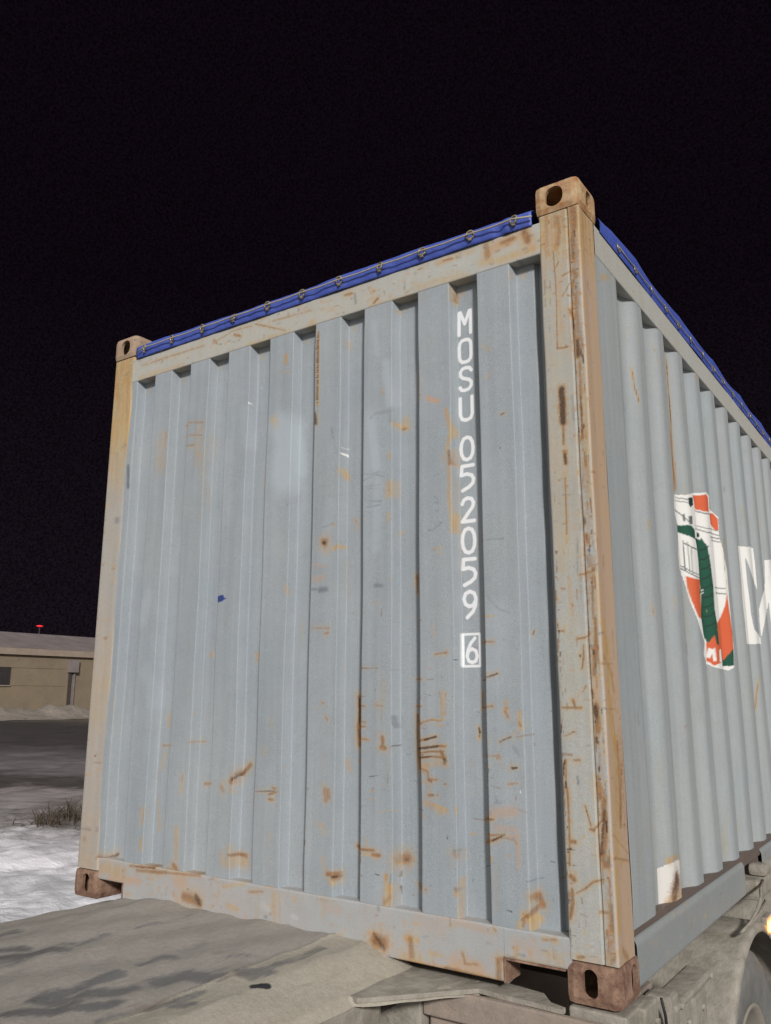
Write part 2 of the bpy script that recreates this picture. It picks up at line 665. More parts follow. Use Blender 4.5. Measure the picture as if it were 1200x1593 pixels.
LOGO=[
('w',[(0.923,1.651),(1.14,1.695),(1.22,1.718),(1.458,1.77),(1.511,1.763),(1.496,1.698),(1.678,1.694),(1.654,1.601),(1.715,1.543),(1.757,1.445),(1.748,1.297),(1.746,1.152),(1.748,1.059),(1.719,0.984),(1.58,0.968),(1.412,0.973),(1.232,0.985),(1.194,1.022),(1.223,1.073),(1.12,1.174),(1.031,1.229),(0.971,1.297),(0.919,1.346),(0.916,1.401),(0.938,1.517),(0.913,1.569),(0.917,1.621)]),
('r',[(1.208,1.704),(1.455,1.76),(1.485,1.75),(1.479,1.68),(1.237,1.649)]),
('r',[(1.488,1.675),(1.559,1.691),(1.665,1.683),(1.653,1.623),(1.576,1.614),(1.494,1.625)]),
('r',[(0.998,1.328),(1.218,1.337),(1.203,1.168),(1.156,1.174),(1.066,1.232),(1.01,1.277)]),
('r',[(1.714,1.33),(1.746,1.152),(1.74,1.069),(1.511,1.001),(1.361,0.983),(1.236,0.998),(1.247,1.072),(1.37,1.128),(1.516,1.192),(1.645,1.265)]),
('w',[(1.281,1.057),(1.344,1.051),(1.394,1.063),(1.409,1.004),(1.346,1.002),(1.339,1.034),(1.291,1.01),(1.23,1.017)]),
('w',[(1.467,1.053),(1.497,1.058),(1.499,1.001),(1.46,1.001)]),
('g',[(0.941,1.527),(1.138,1.563),(1.202,1.548),(1.223,1.518),(1.303,1.531),(1.402,1.511),(1.435,1.446),(1.454,1.338),(1.447,1.234),(1.468,1.174),(1.474,1.073),(1.434,1.078),(1.407,1.117),(1.316,1.085),(1.261,1.076),(1.215,1.105),(1.194,1.18),(1.225,1.28),(1.213,1.337),(1.217,1.417),(1.207,1.482),(1.195,1.507),(1.123,1.51),(0.993,1.501),(0.933,1.497)]),
('g',[(1.507,1.008),(1.741,1.073),(1.723,0.994),(1.499,0.984)]),
('w',[(1.194,1.547),(1.261,1.561),(1.307,1.545),(1.274,1.519),(1.197,1.514)]),
('k',[(1.225,1.542),(1.258,1.551),(1.274,1.536),(1.236,1.522)]),
('k',[(1.136,1.681),(1.205,1.694),(1.203,1.66),(1.156,1.641),(1.129,1.656)]),
('l',[(0.931,1.642),(1.134,1.676),(1.133,1.671),(0.93,1.638)]),
('l',[(0.928,1.629),(1.13,1.661),(1.129,1.657),(0.927,1.625)]),
('l',[(1.235,1.643),(1.488,1.675),(1.486,1.669),(1.234,1.638)]),
('l',[(0.918,1.589),(1.142,1.575),(1.14,1.569),(0.916,1.583)]),
('l',[(1.017,1.588),(1.053,1.595),(1.056,1.563),(1.021,1.56)]),
('l',[(1.113,1.599),(1.175,1.607),(1.169,1.569),(1.114,1.563)]),
('l',[(1.215,1.574),(1.669,1.625),(1.667,1.621),(1.213,1.57)]),
('l',[(1.21,1.56),(1.66,1.602),(1.659,1.597),(1.209,1.555)]),
('l',[(1.474,1.565),(1.687,1.591),(1.685,1.586),(1.473,1.559)]),
('l',[(1.484,1.552),(1.681,1.574),(1.679,1.569),(1.482,1.547)]),
('l',[(0.986,1.474),(1.003,1.477),(1.009,1.351),(0.99,1.349)]),
('l',[(1.055,1.479),(1.068,1.481),(1.073,1.353),(1.059,1.351)]),
('l',[(1.111,1.468),(1.126,1.47),(1.123,1.346),(1.108,1.345)]),
('l',[(1.007,1.468),(1.208,1.469),(1.206,1.463),(1.005,1.463)]),
('l',[(0.932,1.354),(1.221,1.346),(1.219,1.341),(0.93,1.348)]),
('l',[(0.934,1.364),(1.224,1.358),(1.223,1.354),(0.933,1.359)]),
('l',[(1.481,1.334),(1.698,1.353),(1.697,1.349),(1.479,1.329)]),
('l',[(1.487,1.311),(1.698,1.328),(1.696,1.323),(1.485,1.306)]),
('g',[(1.206,1.297),(1.285,1.309),(1.277,1.285),(1.198,1.272)]),
('k',[(1.246,1.471),(1.343,1.492),(1.432,1.521),(1.43,1.515),(1.346,1.486),(1.247,1.466)]),
('k',[(1.246,1.43),(1.345,1.45),(1.435,1.478),(1.433,1.472),(1.349,1.444),(1.247,1.424)]),
('k',[(1.246,1.388),(1.348,1.408),(1.437,1.435),(1.435,1.429),(1.351,1.402),(1.247,1.383)]),
('k',[(1.246,1.347),(1.35,1.366),(1.439,1.392),(1.437,1.386),(1.353,1.36),(1.247,1.342)]),
('k',[(1.246,1.306),(1.352,1.324),(1.441,1.349),(1.44,1.344),(1.356,1.319),(1.247,1.301)]),
('k',[(1.246,1.266),(1.355,1.283),(1.444,1.307),(1.442,1.301),(1.358,1.277),(1.247,1.26)]),
('k',[(1.246,1.225),(1.357,1.242),(1.446,1.265),(1.444,1.259),(1.361,1.236),(1.247,1.22)]),
('k',[(1.246,1.185),(1.36,1.2),(1.448,1.223),(1.446,1.217),(1.363,1.195),(1.247,1.18)]),
('k',[(1.246,1.145),(1.362,1.159),(1.45,1.181),(1.449,1.175),(1.365,1.154),(1.246,1.14)]),
('w',[(1.216,1.292),(1.271,1.304),(1.272,1.3),(1.217,1.287)]),
('w',[(1.212,1.279),(1.266,1.291),(1.268,1.287),(1.213,1.274)]),
('w',[(2.058,1.609),(2.351,1.649),(2.447,1.654),(2.461,1.557),(2.457,1.418),(2.342,1.489),(2.283,1.538),(2.208,1.572),(2.206,1.43),(2.219,1.347),(2.226,1.272),(2.274,1.2),(2.423,1.163),(2.429,1.131),(2.043,1.109),(2.045,1.209),(2.036,1.297),(2.055,1.455)]),
('w',[(2.749,1.63),(2.94,1.658),(2.913,1.596),(2.863,1.571),(2.825,1.471),(2.72,1.358),(2.573,1.247),(2.444,1.162),(2.441,1.246),(2.453,1.317),(2.58,1.4),(2.687,1.456)]),('w',[(2.76,1.11),(2.76,1.63),(2.95,1.66),(2.95,1.11)])]
CH = {'o': 0, 'd': 1, 'y': 2, 'g': 3, 'w': 4, 'l': 5, 'b': 6, 'p': 7}
# ------------------------------------------------------------------ materials
class NT:
    def __init__(s, name):
        s.m = bpy.data.materials.new(name); s.m.use_nodes = True
        s.t = s.m.node_tree; s.t.nodes.clear()
        s.out = s.n('ShaderNodeOutputMaterial'); s.b = s.n('ShaderNodeBsdfPrincipled')
        s.l(s.b.outputs[0], s.out.inputs[0]); s.co = s.n('ShaderNodeTexCoord')
    def n(s, t): return s.t.nodes.new(t)
    def l(s, a, b): s.t.links.new(a, b)
    def put(s, sock, v):
        if hasattr(v, 'is_linked') or hasattr(v, 'node'): s.l(v, sock)
        else: sock.default_value = v
    def noise(s, scale, detail=4, rough=.55, vec=None, stretch=None, dist=0):
        n = s.n('ShaderNodeTexNoise'); n.inputs['Scale'].default_value = scale
        n.inputs['Detail'].default_value = detail; n.inputs['Roughness'].default_value = rough
        n.inputs['Distortion'].default_value = dist
        v = vec or s.co.outputs['Object']
        if stretch:
            mp = s.n('ShaderNodeMapping'); mp.inputs['Scale'].default_value = stretch; s.l(v, mp.inputs[0]); v = mp.outputs[0]
        s.l(v, n.inputs['Vector']); return n.outputs['Fac']
    def math(s, op, a, b=0, c=0, clamp=False):
        n = s.n('ShaderNodeMath'); n.operation = op; n.use_clamp = clamp
        s.put(n.inputs[0], a); s.put(n.inputs[1], b)
        if op == 'MULTIPLY_ADD': s.put(n.inputs[2], c)
        return n.outputs[0]
    def rng(s, v, a, b, c=0, d=1):
        n = s.n('ShaderNodeMapRange'); n.inputs[1].default_value = a; n.inputs[2].default_value = b
        n.inputs[3].default_value = c; n.inputs[4].default_value = d; s.l(v, n.inputs[0]); return n.outputs[0]
    def mix(s, f, a, b):
        n = s.n('ShaderNodeMix'); n.data_type = 'RGBA'; n.clamp_factor = True
        s.put(n.inputs[0], f)
        for i, v in ((6, a), (7, b)):
            if isinstance(v, tuple): n.inputs[i].default_value = (*v, 1)
            else: s.l(v, n.inputs[i])
        return n.outputs[2]
    def scale(s, col, f):
        n = s.n('ShaderNodeVectorMath'); n.operation = 'SCALE'; s.l(col, n.inputs[0]); s.put(n.inputs['Scale'], f); return n.outputs[0]
    def attr(s, name):
        a = s.n('ShaderNodeAttribute'); a.attribute_name = name
        p = s.n('ShaderNodeSeparateColor'); s.l(a.outputs['Color'], p.inputs[0])
        return a, p.outputs[0], p.outputs[1], p.outputs[2]
    def fin(s, col, rough=.6, bump=None, bs=.3, bd=.002, metal=0):
        s.put(s.b.inputs['Base Color'], col if not isinstance(col, tuple) else (*col, 1)); s.put(s.b.inputs['Roughness'], rough); s.b.inputs['Metallic'].default_value = metal
        if bump is not None:
            b = s.n('ShaderNodeBump'); b.inputs['Strength'].default_value = bs; b.inputs['Distance'].default_value = bd
            s.l(bump, b.inputs['Height']); s.l(b.outputs[0], s.b.inputs['Normal'])
        return s.m

RUST_A, RUST_B, DARK = (.11, .048, .022), (.36, .185, .078), (.060, .034, .022)
def paint(name, base, base2, auto=0.0, stain_auto=0.0, marks=True, livery=False, rough=.66, streak=.16):
    s = NT(name)
    big = s.noise(1.6, 5, .6); mid = s.noise(11, 5, .65); fine = s.noise(70, 5, .7); grain = s.noise(420, 2, .6); tiny = s.noise(210, 4, .7)
    st = s.noise(1, 4, .6, stretch=(34, 34, 1.1))
    col = s.mix(s.rng(big, .35, .68), base, base2)
    col = s.scale(col, s.rng(st, .25, .75, 1-streak/2, 1+streak/2))
    col = s.scale(col, s.rng(mid, .3, .7, .965, 1.035))
    col = s.scale(col, s.rng(grain, .3, .7, .85, 1.15)); col = s.scale(col, s.rng(tiny, .3, .7, .93, 1.07))
    nm = s.math('ADD', s.math('ADD', s.math('MULTIPLY', mid, .25), s.math('MULTIPLY', fine, .40)), s.math('MULTIPLY', tiny, .35))   # ragged edge noise
    rustc = s.mix(s.rng(fine, .35, .65), RUST_A, RUST_B)
    if livery:
        a, *_ = s.attr('livery'); al = s.math('MULTIPLY', a.outputs['Alpha'], s.rng(fine, .28, .36, .6, 1.0), clamp=True)
        lc = s.scale(a.outputs['Color'], s.rng(grain, .3, .7, .95, 1.05))
        col = s.mix(s.rng(a.outputs['Alpha'], .4, .6), col, lc)
    def ragged(v, k=1.0, lo=.28, hi=.55, amt=1.0):
        x = s.math('ADD', v, s.math('MULTIPLY', s.math('SUBTRACT', nm, .5), k))
        f = s.rng(x, lo, hi, 0, amt)
        return s.math('MULTIPLY', f, s.rng(v, .0, .06), clamp=True)
    rmask = None
    if marks:
        _, ro, dk, ye = s.attr('mark_a'); _, gr, wh, li = s.attr('mark_b'); _, bl, pi, le = s.attr('mark_c')
        vst = s.noise(1, 3, .6, stretch=(90, 90, 9))
        col = s.mix(s.math('MULTIPLY', ragged(li, .7, .15, .9), .8), col, tuple(min(1, c*1.34) for c in base))
        col = s.mix(s.math('MULTIPLY', ragged(pi, .8, .1, .9), .8), col, (.46, .295, .185))
        yc = s.mix(s.rng(vst, .38, .62), (.46, .245, .055), (.46, .345, .155))
        col = s.mix(s.math('MULTIPLY', ragged(ye, 2.4, .10, 1.0), .8), col, yc)
        col = s.mix(s.math('MULTIPLY', ragged(gr, 2.2, .2, 1.0), .7), col, (.085, .095, .105))
        rm = ragged(ro, 3.3, .26, 1.05); rmask = rm
        col = s.mix(s.math('MULTIPLY', rm, .9), col, rustc)
        col = s.mix(s.math('MULTIPLY', ragged(dk, 2.4, .35, .85), .85), col, DARK)
        col = s.mix(ragged(bl, .8, .3, .6), col, (.03, .05, .20))
        col = s.mix(ragged(wh, .7, .3, .5), col, (.68, .68, .66))
        wr = s.math('MULTIPLY', s.rng(le, .42, .58), s.rng(nm, .36, .42, .55, 1.0)); col = s.mix(wr, col, s.mix(mid, (.70, .72, .74), (.80, .81, .82)))
    if auto > 0:      # scattered chips of rust
        sp = s.noise(16, 7, .72, dist=.3)
        am = s.rng(sp, .72-auto*.35, .76-auto*.3)
        col = s.mix(am, col, rustc)
        rmask = am if rmask is None else s.math('MAXIMUM', rmask, am)
    if stain_auto > 0:
        sa = s.noise(1, 5, .65, stretch=(7, 7, 2.0)); sm = s.rng(sa, .66-stain_auto*.3, .86-stain_auto*.3, 0, .55)
        col = s.mix(sm, col, (.37, .28, .15))
    h = s.math('ADD', s.math('MULTIPLY', grain, .25), fine)
    if rmask is not None:
        rough = s.rng(rmask, 0, 1, rough, .9); h = s.math('MULTIPLY_ADD', rmask, -1.2, h)
    return s.fin(col, rough, h, .25, .0015)

M = {}
M['panel'] = paint('blue_grey_panel_paint', (.285, .322, .352), (.315, .342, .362), auto=.03, stain_auto=.10)
M['side_panel'] = paint('blue_grey_side_paint', (.300, .332, .345), (.325, .346, .346), auto=.02, stain_auto=.08, livery=True)
M['rail'] = paint('weathered_cream_rail_paint', (.405, .415, .390), (.410, .395, .350), auto=.14, stain_auto=.22, streak=.05)
M['low_rail'] = paint('grey_bottom_rail_paint', (.345, .368, .378), (.375, .352, .340), auto=.10, stain_auto=.25, streak=.03)
M['side_rail'] = paint('blue_grey_sill_paint', (.245, .270, .278), (.27, .282, .278), auto=.10, stain_auto=.15, streak=.03)
M['post'] = paint('rust_streaked_post_paint', (.385, .382, .345), (.350, .366, .366), auto=.08, stain_auto=.30, streak=.14)
M['far_post'] = paint('stained_orange_post_paint', (.375, .372, .345), (.35, .352, .345), auto=.2, stain_auto=.3, streak=.15)
M['rust_strip'] = paint('rusty_ledge_paint', (.11, .088, .078), (.14, .105, .088), auto=.3, marks=False)
def rusty_casting(name, a, b):
    s = NT(name)
    n1 = s.noise(20, 7, .75); n2 = s.noise(60, 5, .7); g = s.noise(300, 2)
    col = s.mix(s.rng(n1, .38, .62), a, b)
    col = s.mix(s.rng(n2, .55, .75, 0, .7), col, (.09, .045, .035))
    col = s.mix(s.rng(s.noise(9, 4, .6), .55, .75, 0, .5), col, (.36, .25, .19))
    col = s.scale(col, s.rng(g, .3, .7, .88, 1.12))
    return s.fin(col, .85, s.math('ADD', n2, s.math('MULTIPLY', n1, .5)), .5, .003)
M['casting_top'] = rusty_casting('orange_rust_casting', (.33, .150, .055), (.46, .33, .19))
M['casting_low'] = rusty_casting('red_rust_casting', (.13, .066, .045), (.30, .19, .13))
M['casting_far'] = rusty_casting('tan_rust_casting', (.33, .225, .15), (.37, .28, .20))
def simple(name, a, b, sc=8, rough=.6, bs=.3, bd=.003, metal=0, grain=.06):
    s = NT(name); n = s.noise(sc, 6, .65); g = s.noise(sc*35, 2)
    col = s.scale(s.mix(s.rng(n, .32, .68), a, b), s.rng(g, .3, .7, 1-grain, 1+grain))
    return s.fin(col, rough, n, bs, bd, metal)
M['tarp'] = simple('blue_tarpaulin_vinyl', (.048, .082, .36), (.070, .110, .43), 9, .5, .6, .012)
M['rope'] = simple('dirty_wire_rope', (.32, .29, .22), (.42, .38, .30), 60, .6)
M['ring'] = simple('galvanised_ring', (.42, .38, .28), (.30, .24, .15), 80, .35, metal=.6)
M['dark'] = simple('dark_grimy_steel', (.035, .028, .026), (.06, .045, .04), 12, .8)
M['mud'] = simple('frozen_road_mud', (.215, .195, .160), (.345, .32, .275), 14, .9, 1.0, .010, grain=.16)
M['mud2'] = simple('pinkish_frozen_mud', (.33, .265, .225), (.22, .185, .155), 12, .9, .9, .008, grain=.14)
M['tyre'] = simple('muddy_tyre_rubber', (.13, .135, .135), (.19, .185, .17), 14, .9, .5, .006, grain=.1)
M['rim'] = simple('muddy_steel_rim', (.22, .20, .17), (.27, .25, .215), 12, .85, grain=.1)
M['black'] = simple('shadow_gap_black', (.012, .011, .014), (.022, .02, .022), 12, .7)  # near-black that stands in for shade in the bracket gap
M['twig'] = simple('dry_weed_stalk', (.055, .04, .03), (.09, .065, .045), 20, .9)
def emis(name, c, st):
    s = NT(name); s.b.inputs['Emission Color'].default_value = (*c, 1); s.b.inputs['Emission Strength'].default_value = st
    return s.fin(c, .4)
M['lamp'] = emis('lit_amber_lens', (1.0, .33, .05), 9); M['bulb'] = emis('white_hot_bulb', (1.0, .80, .45), 40)
M['red'] = emis('lit_red_lens', (1.0, .03, .05), .5)

# deck mud: grey road film, tan right sheet, dark wet streaks
s = NT('deck_road_film')
_, ro, dk, ye = s.attr('mark_a'); _, gr, wh, li = s.attr('mark_b')
n1 = s.noise(7, 6, .65, stretch=(3.2, 1, 1)); n2 = s.noise(45, 5, .7); g = s.noise(300, 2, .6)
col = s.mix(s.rng(n1, .3, .7), (.275, .255, .232), (.315, .290, .258))
tan = s.mix(s.rng(n1, .3, .7), (.325, .295, .240), (.37, .34, .285))
col = s.mix(li, col, tan)
col = s.mix(s.rng(s.noise(1, 6, .7, stretch=(20, 4, 1), dist=.5), .58, .72, 0, .45), col, (.14, .135, .135))
def rg(v, lo, hi, k):
    x = s.math('ADD', v, s.math('MULTIPLY', s.math('SUBTRACT', s.noise(1, 7, .75, stretch=(46, 10, 1), dist=.6), .5), k))
    return s.math('MULTIPLY', s.rng(x, lo, hi), s.rng(v, 0, .1), clamp=True)
gm = rg(gr, .35, .80, 3.0)
col = s.mix(s.math('MULTIPLY', s.rng(gr, .1, 1.0), .30), col, (.13, .13, .135)); col = s.mix(s.math('MULTIPLY', gm, .55), col, (.070, .076, .088))
col = s.mix(s.math('MULTIPLY', rg(ro, .25, .9, 1.5), .7), col, (.15, .10, .07))
col = s.mix(rg(dk, .3, .6, 1.0), col, (.015, .015, .018))
col = s.scale(col, s.rng(g, .3, .7, .84, 1.16)); col = s.scale(col, s.rng(n2, .3, .7, .90, 1.10))
M['deck'] = s.fin(col, s.rng(gm, 0, 1, .88, .5), s.math('ADD', s.math('MULTIPLY', n1, .6), s.math('ADD', s.math('MULTIPLY', n2, .6), s.math('MULTIPLY', g, .35))), .6, .008)

# ------------------------------------------------------------------ mesh helpers (co-ordinates: metres from the near bottom corner of the container)
def empty(name, loc, label, cat, group=None, kind=None):
    o = bpy.data.objects.new(name, None); scene.collection.objects.link(o); o.location = loc; o.empty_display_size = .3
    tag(o, label, cat, group, kind); return o
def tag(o, label=None, cat=None, group=None, kind=None):
    if label: o['label'] = label
    if cat: o['category'] = cat
    if group: o['group'] = group
    if kind: o['kind'] = kind
    return o
def link(name, me, mat, parent, ground=False):
    """vertices are given in the container frame (z = 0 at its underside) unless ground=True (z = 0 on the ground)"""
    o = bpy.data.objects.new(name, me); scene.collection.objects.link(o)
    if mat is not None and not me.materials: me.materials.append(mat)
    off = Vector((0, 0, 0 if ground else H))
    p = Vector((0, 0, 0)); q = parent
    while q is not None: p += q.location; q = q.parent
    if parent is not None: o.parent = parent
    o.location = off - p
    return o
def from_np(name, V, F, smooth=True):
    me = bpy.data.meshes.new(name); me.vertices.add(len(V)); me.vertices.foreach_set('co', V.astype(np.float32).ravel())
    me.loops.add(F.size); me.loops.foreach_set('vertex_index', F.astype(np.int32).ravel())
    me.polygons.add(len(F)); me.polygons.foreach_set('loop_start', np.arange(0, F.size, 4, dtype=np.int32))
    me.update(calc_edges=True); me.validate()
    me.polygons.foreach_set('use_smooth', np.full(len(me.polygons), smooth)); me.update()
    return me
def grid(name, P, smooth=True, flip=False):
    n, m_ = P.shape[:2]; idx = np.arange(n*m_).reshape(n, m_)
    a, b, c, d = idx[:-1, :-1], idx[1:, :-1], idx[1:, 1:], idx[:-1, 1:]
    F = np.stack([a, b, c, d] if not flip else [a, d, c, b], -1).reshape(-1, 4)
    return from_np(name, P.reshape(-1, 3), F, smooth)
def stroke_dist(S, T, pts):
    d = np.full((len(S), len(T)), 9.)
    Sg, Tg = S[:, None], T[None, :]
    if len(pts) == 1: pts = pts*2
    for (x0, y0), (x1, y1) in zip(pts[:-1], pts[1:]):
        dx, dy = x1-x0, y1-y0; L = dx*dx+dy*dy+1e-12
        t = np.clip(((Sg-x0)*dx+(Tg-y0)*dy)/L, 0, 1)
        d = np.minimum(d, np.hypot(Sg-x0-t*dx, Tg-y0-t*dy))
    return d
def paint_marks(S, T, text, C=None, minw=0.003):
    if C is None: C = np.zeros((len(S), len(T), 9), np.float32)
    for line in text.strip().splitlines():
        p = line.split(); ch = CH[p[0]]; st = int(p[1])/10; w = max(int(p[2])/1000/2, minw); v = [int(x)/1000 for x in p[3:]]
        pts = list(zip(v[::2], v[1::2])); w = w*1.0+.0006
        add_stroke(S, T, C, ch, st, w, pts)
        if p[0] in 'od': add_stroke(S, T, C, 2, st*.62, w*1.7+.004, pts)      # a rust mark bleeds into the paint round it
    return C
def add_stroke(S, T, C, ch, st, w, pts, sdf=False):
    xs = [p[0] for p in pts]; ys = [p[1] for p in pts]; r = w*2.6+.006
    i0, i1 = np.searchsorted(S, [min(xs)-r, max(xs)+r]); j0, j1 = np.searchsorted(T, [min(ys)-r, max(ys)+r])
    if i1 <= i0 or j1 <= j0: return
    d = stroke_dist(S[i0:i1], T[j0:j1], pts)
    v = np.clip(.5+(w-d)/.02, 0, 1) if sdf else st*np.minimum(1, 1.12*np.exp(-(d/(w*1.05))**2))
    C[i0:i1, j0:j1, ch] = np.maximum(C[i0:i1, j0:j1, ch], v)
def set_marks(me, C):
    C = C.reshape(-1, C.shape[-1])
    for nm, ix in (('mark_a', (0, 1, 2)), ('mark_b', (3, 4, 5)), ('mark_c', (6, 7, 8))):
        a = me.attributes.new(nm, 'FLOAT_COLOR', 'POINT'); buf = np.ones((len(C), 4), np.float32); buf[:, :3] = C[:, ix]
        a.data.foreach_set('color', buf.ravel())
def scatter(S0, S1, T0, T1, n, kinds, S, T, C, wlo=.002, whi=.006, llo=.004, lhi=.05, horiz=.6, smin=.3, smax=.8, bias=None):
    for i in range(n):
        x = rng.uniform(S0, S1); z = rng.uniform(T0, T1)
        if bias is not None and rng.random() > bias(x, z): continue
        L = rng.uniform(llo, lhi)*rng.random()
        if rng.random() < horiz: d = (L, L*rng.uniform(-.25, .25))
        else: d = (L*rng.uniform(-.1, .1), L)
        add_stroke(S, T, C, CH[kinds[rng.integers(len(kinds))]], rng.uniform(smin, smax), rng.uniform(wlo, whi), [(x, z), (x+d[0], z+d[1])])
def rounded_profile(pts, r, seg=3):
    out = [pts[0]]
    for i in range(1, len(pts)-1):
        p0, p, p1 = (Vector(pts[i-1]), Vector(pts[i]), Vector(pts[i+1]))
        a = (p0-p); b = (p1-p); q = min(r, a.length*.45, b.length*.45)
        A = p+a.normalized()*q; B = p+b.normalized()*q
        for k in range(seg+1):
            t = k/seg; out.append(tuple((A*(1-t)**2+p*2*t*(1-t)+B*t**2)))
    out.append(pts[-1]); return out
def resample(pts, step):
    out = [pts[0]]
    for a, b in zip(pts[:-1], pts[1:]):
        L = math.dist(a, b); n = max(1, int(round(L/step)))
        for k in range(1, n+1): out.append(tuple(a[i]+(b[i]-a[i])*k/n for i in range(len(a))))
    return np.array(out)
class B:
    """collects boxes and tubes into ONE mesh"""
    def __init__(s): s.bm = bmesh.new()
    def box(s, x0, x1, y0, y1, z0, z1, bev=.004, mat=None):
        r = bmesh.ops.create_cube(s.bm, size=1)['verts']
        for v in r:
            v.co = Vector(((x0+x1)/2+v.co.x*(x1-x0), (y0+y1)/2+v.co.y*(y1-y0), (z0+z1)/2+v.co.z*(z1-z0)))
            if mat is not None: v.co = mat @ v.co
        if bev:
            ed = {e for v in r for e in v.link_edges}
            bmesh.ops.bevel(s.bm, geom=list(ed), offset=bev, segments=2, affect='EDGES', profile=.6)
        return s
    def tube(s, pts, r, seg=8, cap=True):
        rings = []; pts = [Vector(p) for p in pts]
        for i, p in enumerate(pts):
            t = (pts[min(i+1, len(pts)-1)]-pts[max(i-1, 0)]).normalized()
            u = t.orthogonal() if i == 0 else (u - t*u.dot(t)); u.normalize(); w = t.cross(u)
            rr = r[i] if isinstance(r, (list, tuple)) else r
            rings.append([s.bm.verts.new(p+(u*math.cos(a)+w*math.sin(a))*rr) for a in [2*math.pi*k/seg for k in range(seg)]])
        for a, b in zip(rings[:-1], rings[1:]):
            for k in range(seg): f = s.bm.faces.new((a[k], a[(k+1) % seg], b[(k+1) % seg], b[k])); f.smooth = True
        if cap: s.bm.faces.new(rings[0][::-1]); s.bm.faces.new(rings[-1])
        return s
    def torus(s, c, R_, r, axis, n=16, m_=6):
        c = Vector(c); ax = Vector(axis).normalized(); u = ax.orthogonal().normalized(); w = ax.cross(u); rings = []
        for i in range(n):
            a = 2*math.pi*i/n; d = u*math.cos(a)+w*math.sin(a)
            rings.append([s.bm.verts.new(c+d*(R_+r*math.cos(b))+ax*r*math.sin(b)) for b in [2*math.pi*k/m_ for k in range(m_)]])
        for i in range(n):
            a, b = rings[i], rings[(i+1) % n]
            for k in range(m_): f = s.bm.faces.new((a[k], b[k], b[(k+1) % m_], a[(k+1) % m_])); f.smooth = True
        return s
    def prism(s, poly, z0, z1, f=lambda x, y, z: (x, y, z)):
        a = [s.bm.verts.new(f(x, y, z0)) for x, y in poly]; b = [s.bm.verts.new(f(x, y, z1)) for x, y in poly]; n = len(a)
        s.bm.faces.new(a[::-1]); s.bm.faces.new(b)
        for k in range(n): s.bm.faces.new((a[k], a[(k+1) % n], b[(k+1) % n], b[k]))
        return s
    def lathe(s, prof, c, n=48):
        """profile of (x, radius) turned round the x axis through c"""
        c = Vector(c); rings = [[s.bm.verts.new(c+Vector((x, r*math.cos(a), r*math.sin(a)))) for a in [2*math.pi*k/n for k in range(n)]] for x, r in prof]
        for a, b in zip(rings[:-1], rings[1:]):
            for k in range(n): f = s.bm.faces.new((a[k], a[(k+1) % n], b[(k+1) % n], b[k])); f.smooth = True
        return s
    def mesh(s, name):
        bmesh.ops.recalc_face_normals(s.bm, faces=s.bm.faces[:])
        me = bpy.data.meshes.new(name); s.bm.to_mesh(me); s.bm.free(); return me
    def add(s, name, mat, parent, ground=False): return link(name, s.mesh(name), mat, parent, ground)

# ------------------------------------------------------------------ container
CW, CL, CHT = 2.438, 6.058, 2.591
cont = empty('shipping_container', (-CW/2, CL/2, H), 'blue grey corrugated shipping container with rusty corner posts and blue tarpaulin top', 'shipping container')

# --- front (end) wall: nine recesses
Lx = [-2.253, -2.006, -1.757, -1.508, -1.260, -1.011, -.764, -.514, -.269]; Rx = [-2.123, -1.880, -1.636, -1.392, -1.141, -.895, -.647, -.397, -.150]
Dp = .045; prof = [(-2.30, 0)]
for i, (a, b) in enumerate(zip(Lx, Rx)):
    prof += [(a, 0), (a+.008, Dp)]
    prof += [(b-.008, Dp), (b, 0)] if i < 8 else [(b, Dp)]
prof = prof[:-1]+[(-.195, Dp), (-.183, Dp+.02), (-.145, Dp+.02)]
WZ0, WZ1 = .172, 2.338
pr_ = rounded_profile(prof, .0018, 2); ia = next(i for i, p in enumerate(pr_) if p[0] > -.53); ib = next(i for i, p in enumerate(pr_) if p[0] > -.40)
pp = np.vstack([resample(pr_[:ia+1], .0042), resample(pr_[ia:ib+1], .0021)[1:], resample(pr_[ib:], .0042)[1:]])
T = np.linspace(WZ0, WZ1, 760); S = pp[:, 0].copy()
for i in range(1, len(S)): S[i] = max(S[i], S[i-1]+1e-6)
Sg, Tg = np.meshgrid(S, T, indexing='ij')
dent = .0016*np.sin(Sg*7.1+Tg*2.3)+.0014*np.sin(Sg*13.7-Tg*5.1+1)+.0012*np.sin(Tg*9.0+Sg*3)
edge = np.clip((T-WZ0)/.1, 0, 1)*np.clip((WZ1-T)/.1, 0, 1)
for (cx, cz, a, rr) in [(-.62, 2.0, .004, .10), (-1.5, .7, .004, .16), (-.60, .75, -.005, .13), (-.33, .62, .004, .1), (-1.1, 1.5, .003, .2), (-.85, 1.0, -.003, .2), (-.2, 1.2, .003, .15), (-1.9, 1.2, .004, .2)]:
    dent += a*np.exp(-((Sg-cx)**2+(Tg-cz)**2)/rr**2)
P = np.stack([Sg, pp[:, 1][:, None]+.007+dent*edge[None, :], Tg], -1)
C = paint_marks(S, T, MARKS_WALL)
scatter(-2.25, -.16, .2, 2.3, 420, 'yyyo', S, T, C, .0016, .0032, .004, .04, .5, .2, .55, lambda x, z: .15+.85*np.clip(1.3-z, 0, 1)*np.clip((x+2.2)/1.2, .25, 1))
scatter(-.95, -.16, .2, 1.15, 150, 'oodyg', S, T, C, .0022, .0036, .003, .05, .6, .45, .8, lambda x, z: np.clip(1.4-z, 0, 1))
for bx in Rx[4:8]:      # chipped ridge edges
    scatter(bx-.008, bx+.006, .25, 1.2, 60, 'oody', S, T, C, .0022, .005, .003, .02, .3, .4, .9, lambda x, z: np.clip(1.25-z, 0, 1)**1.5*.8)
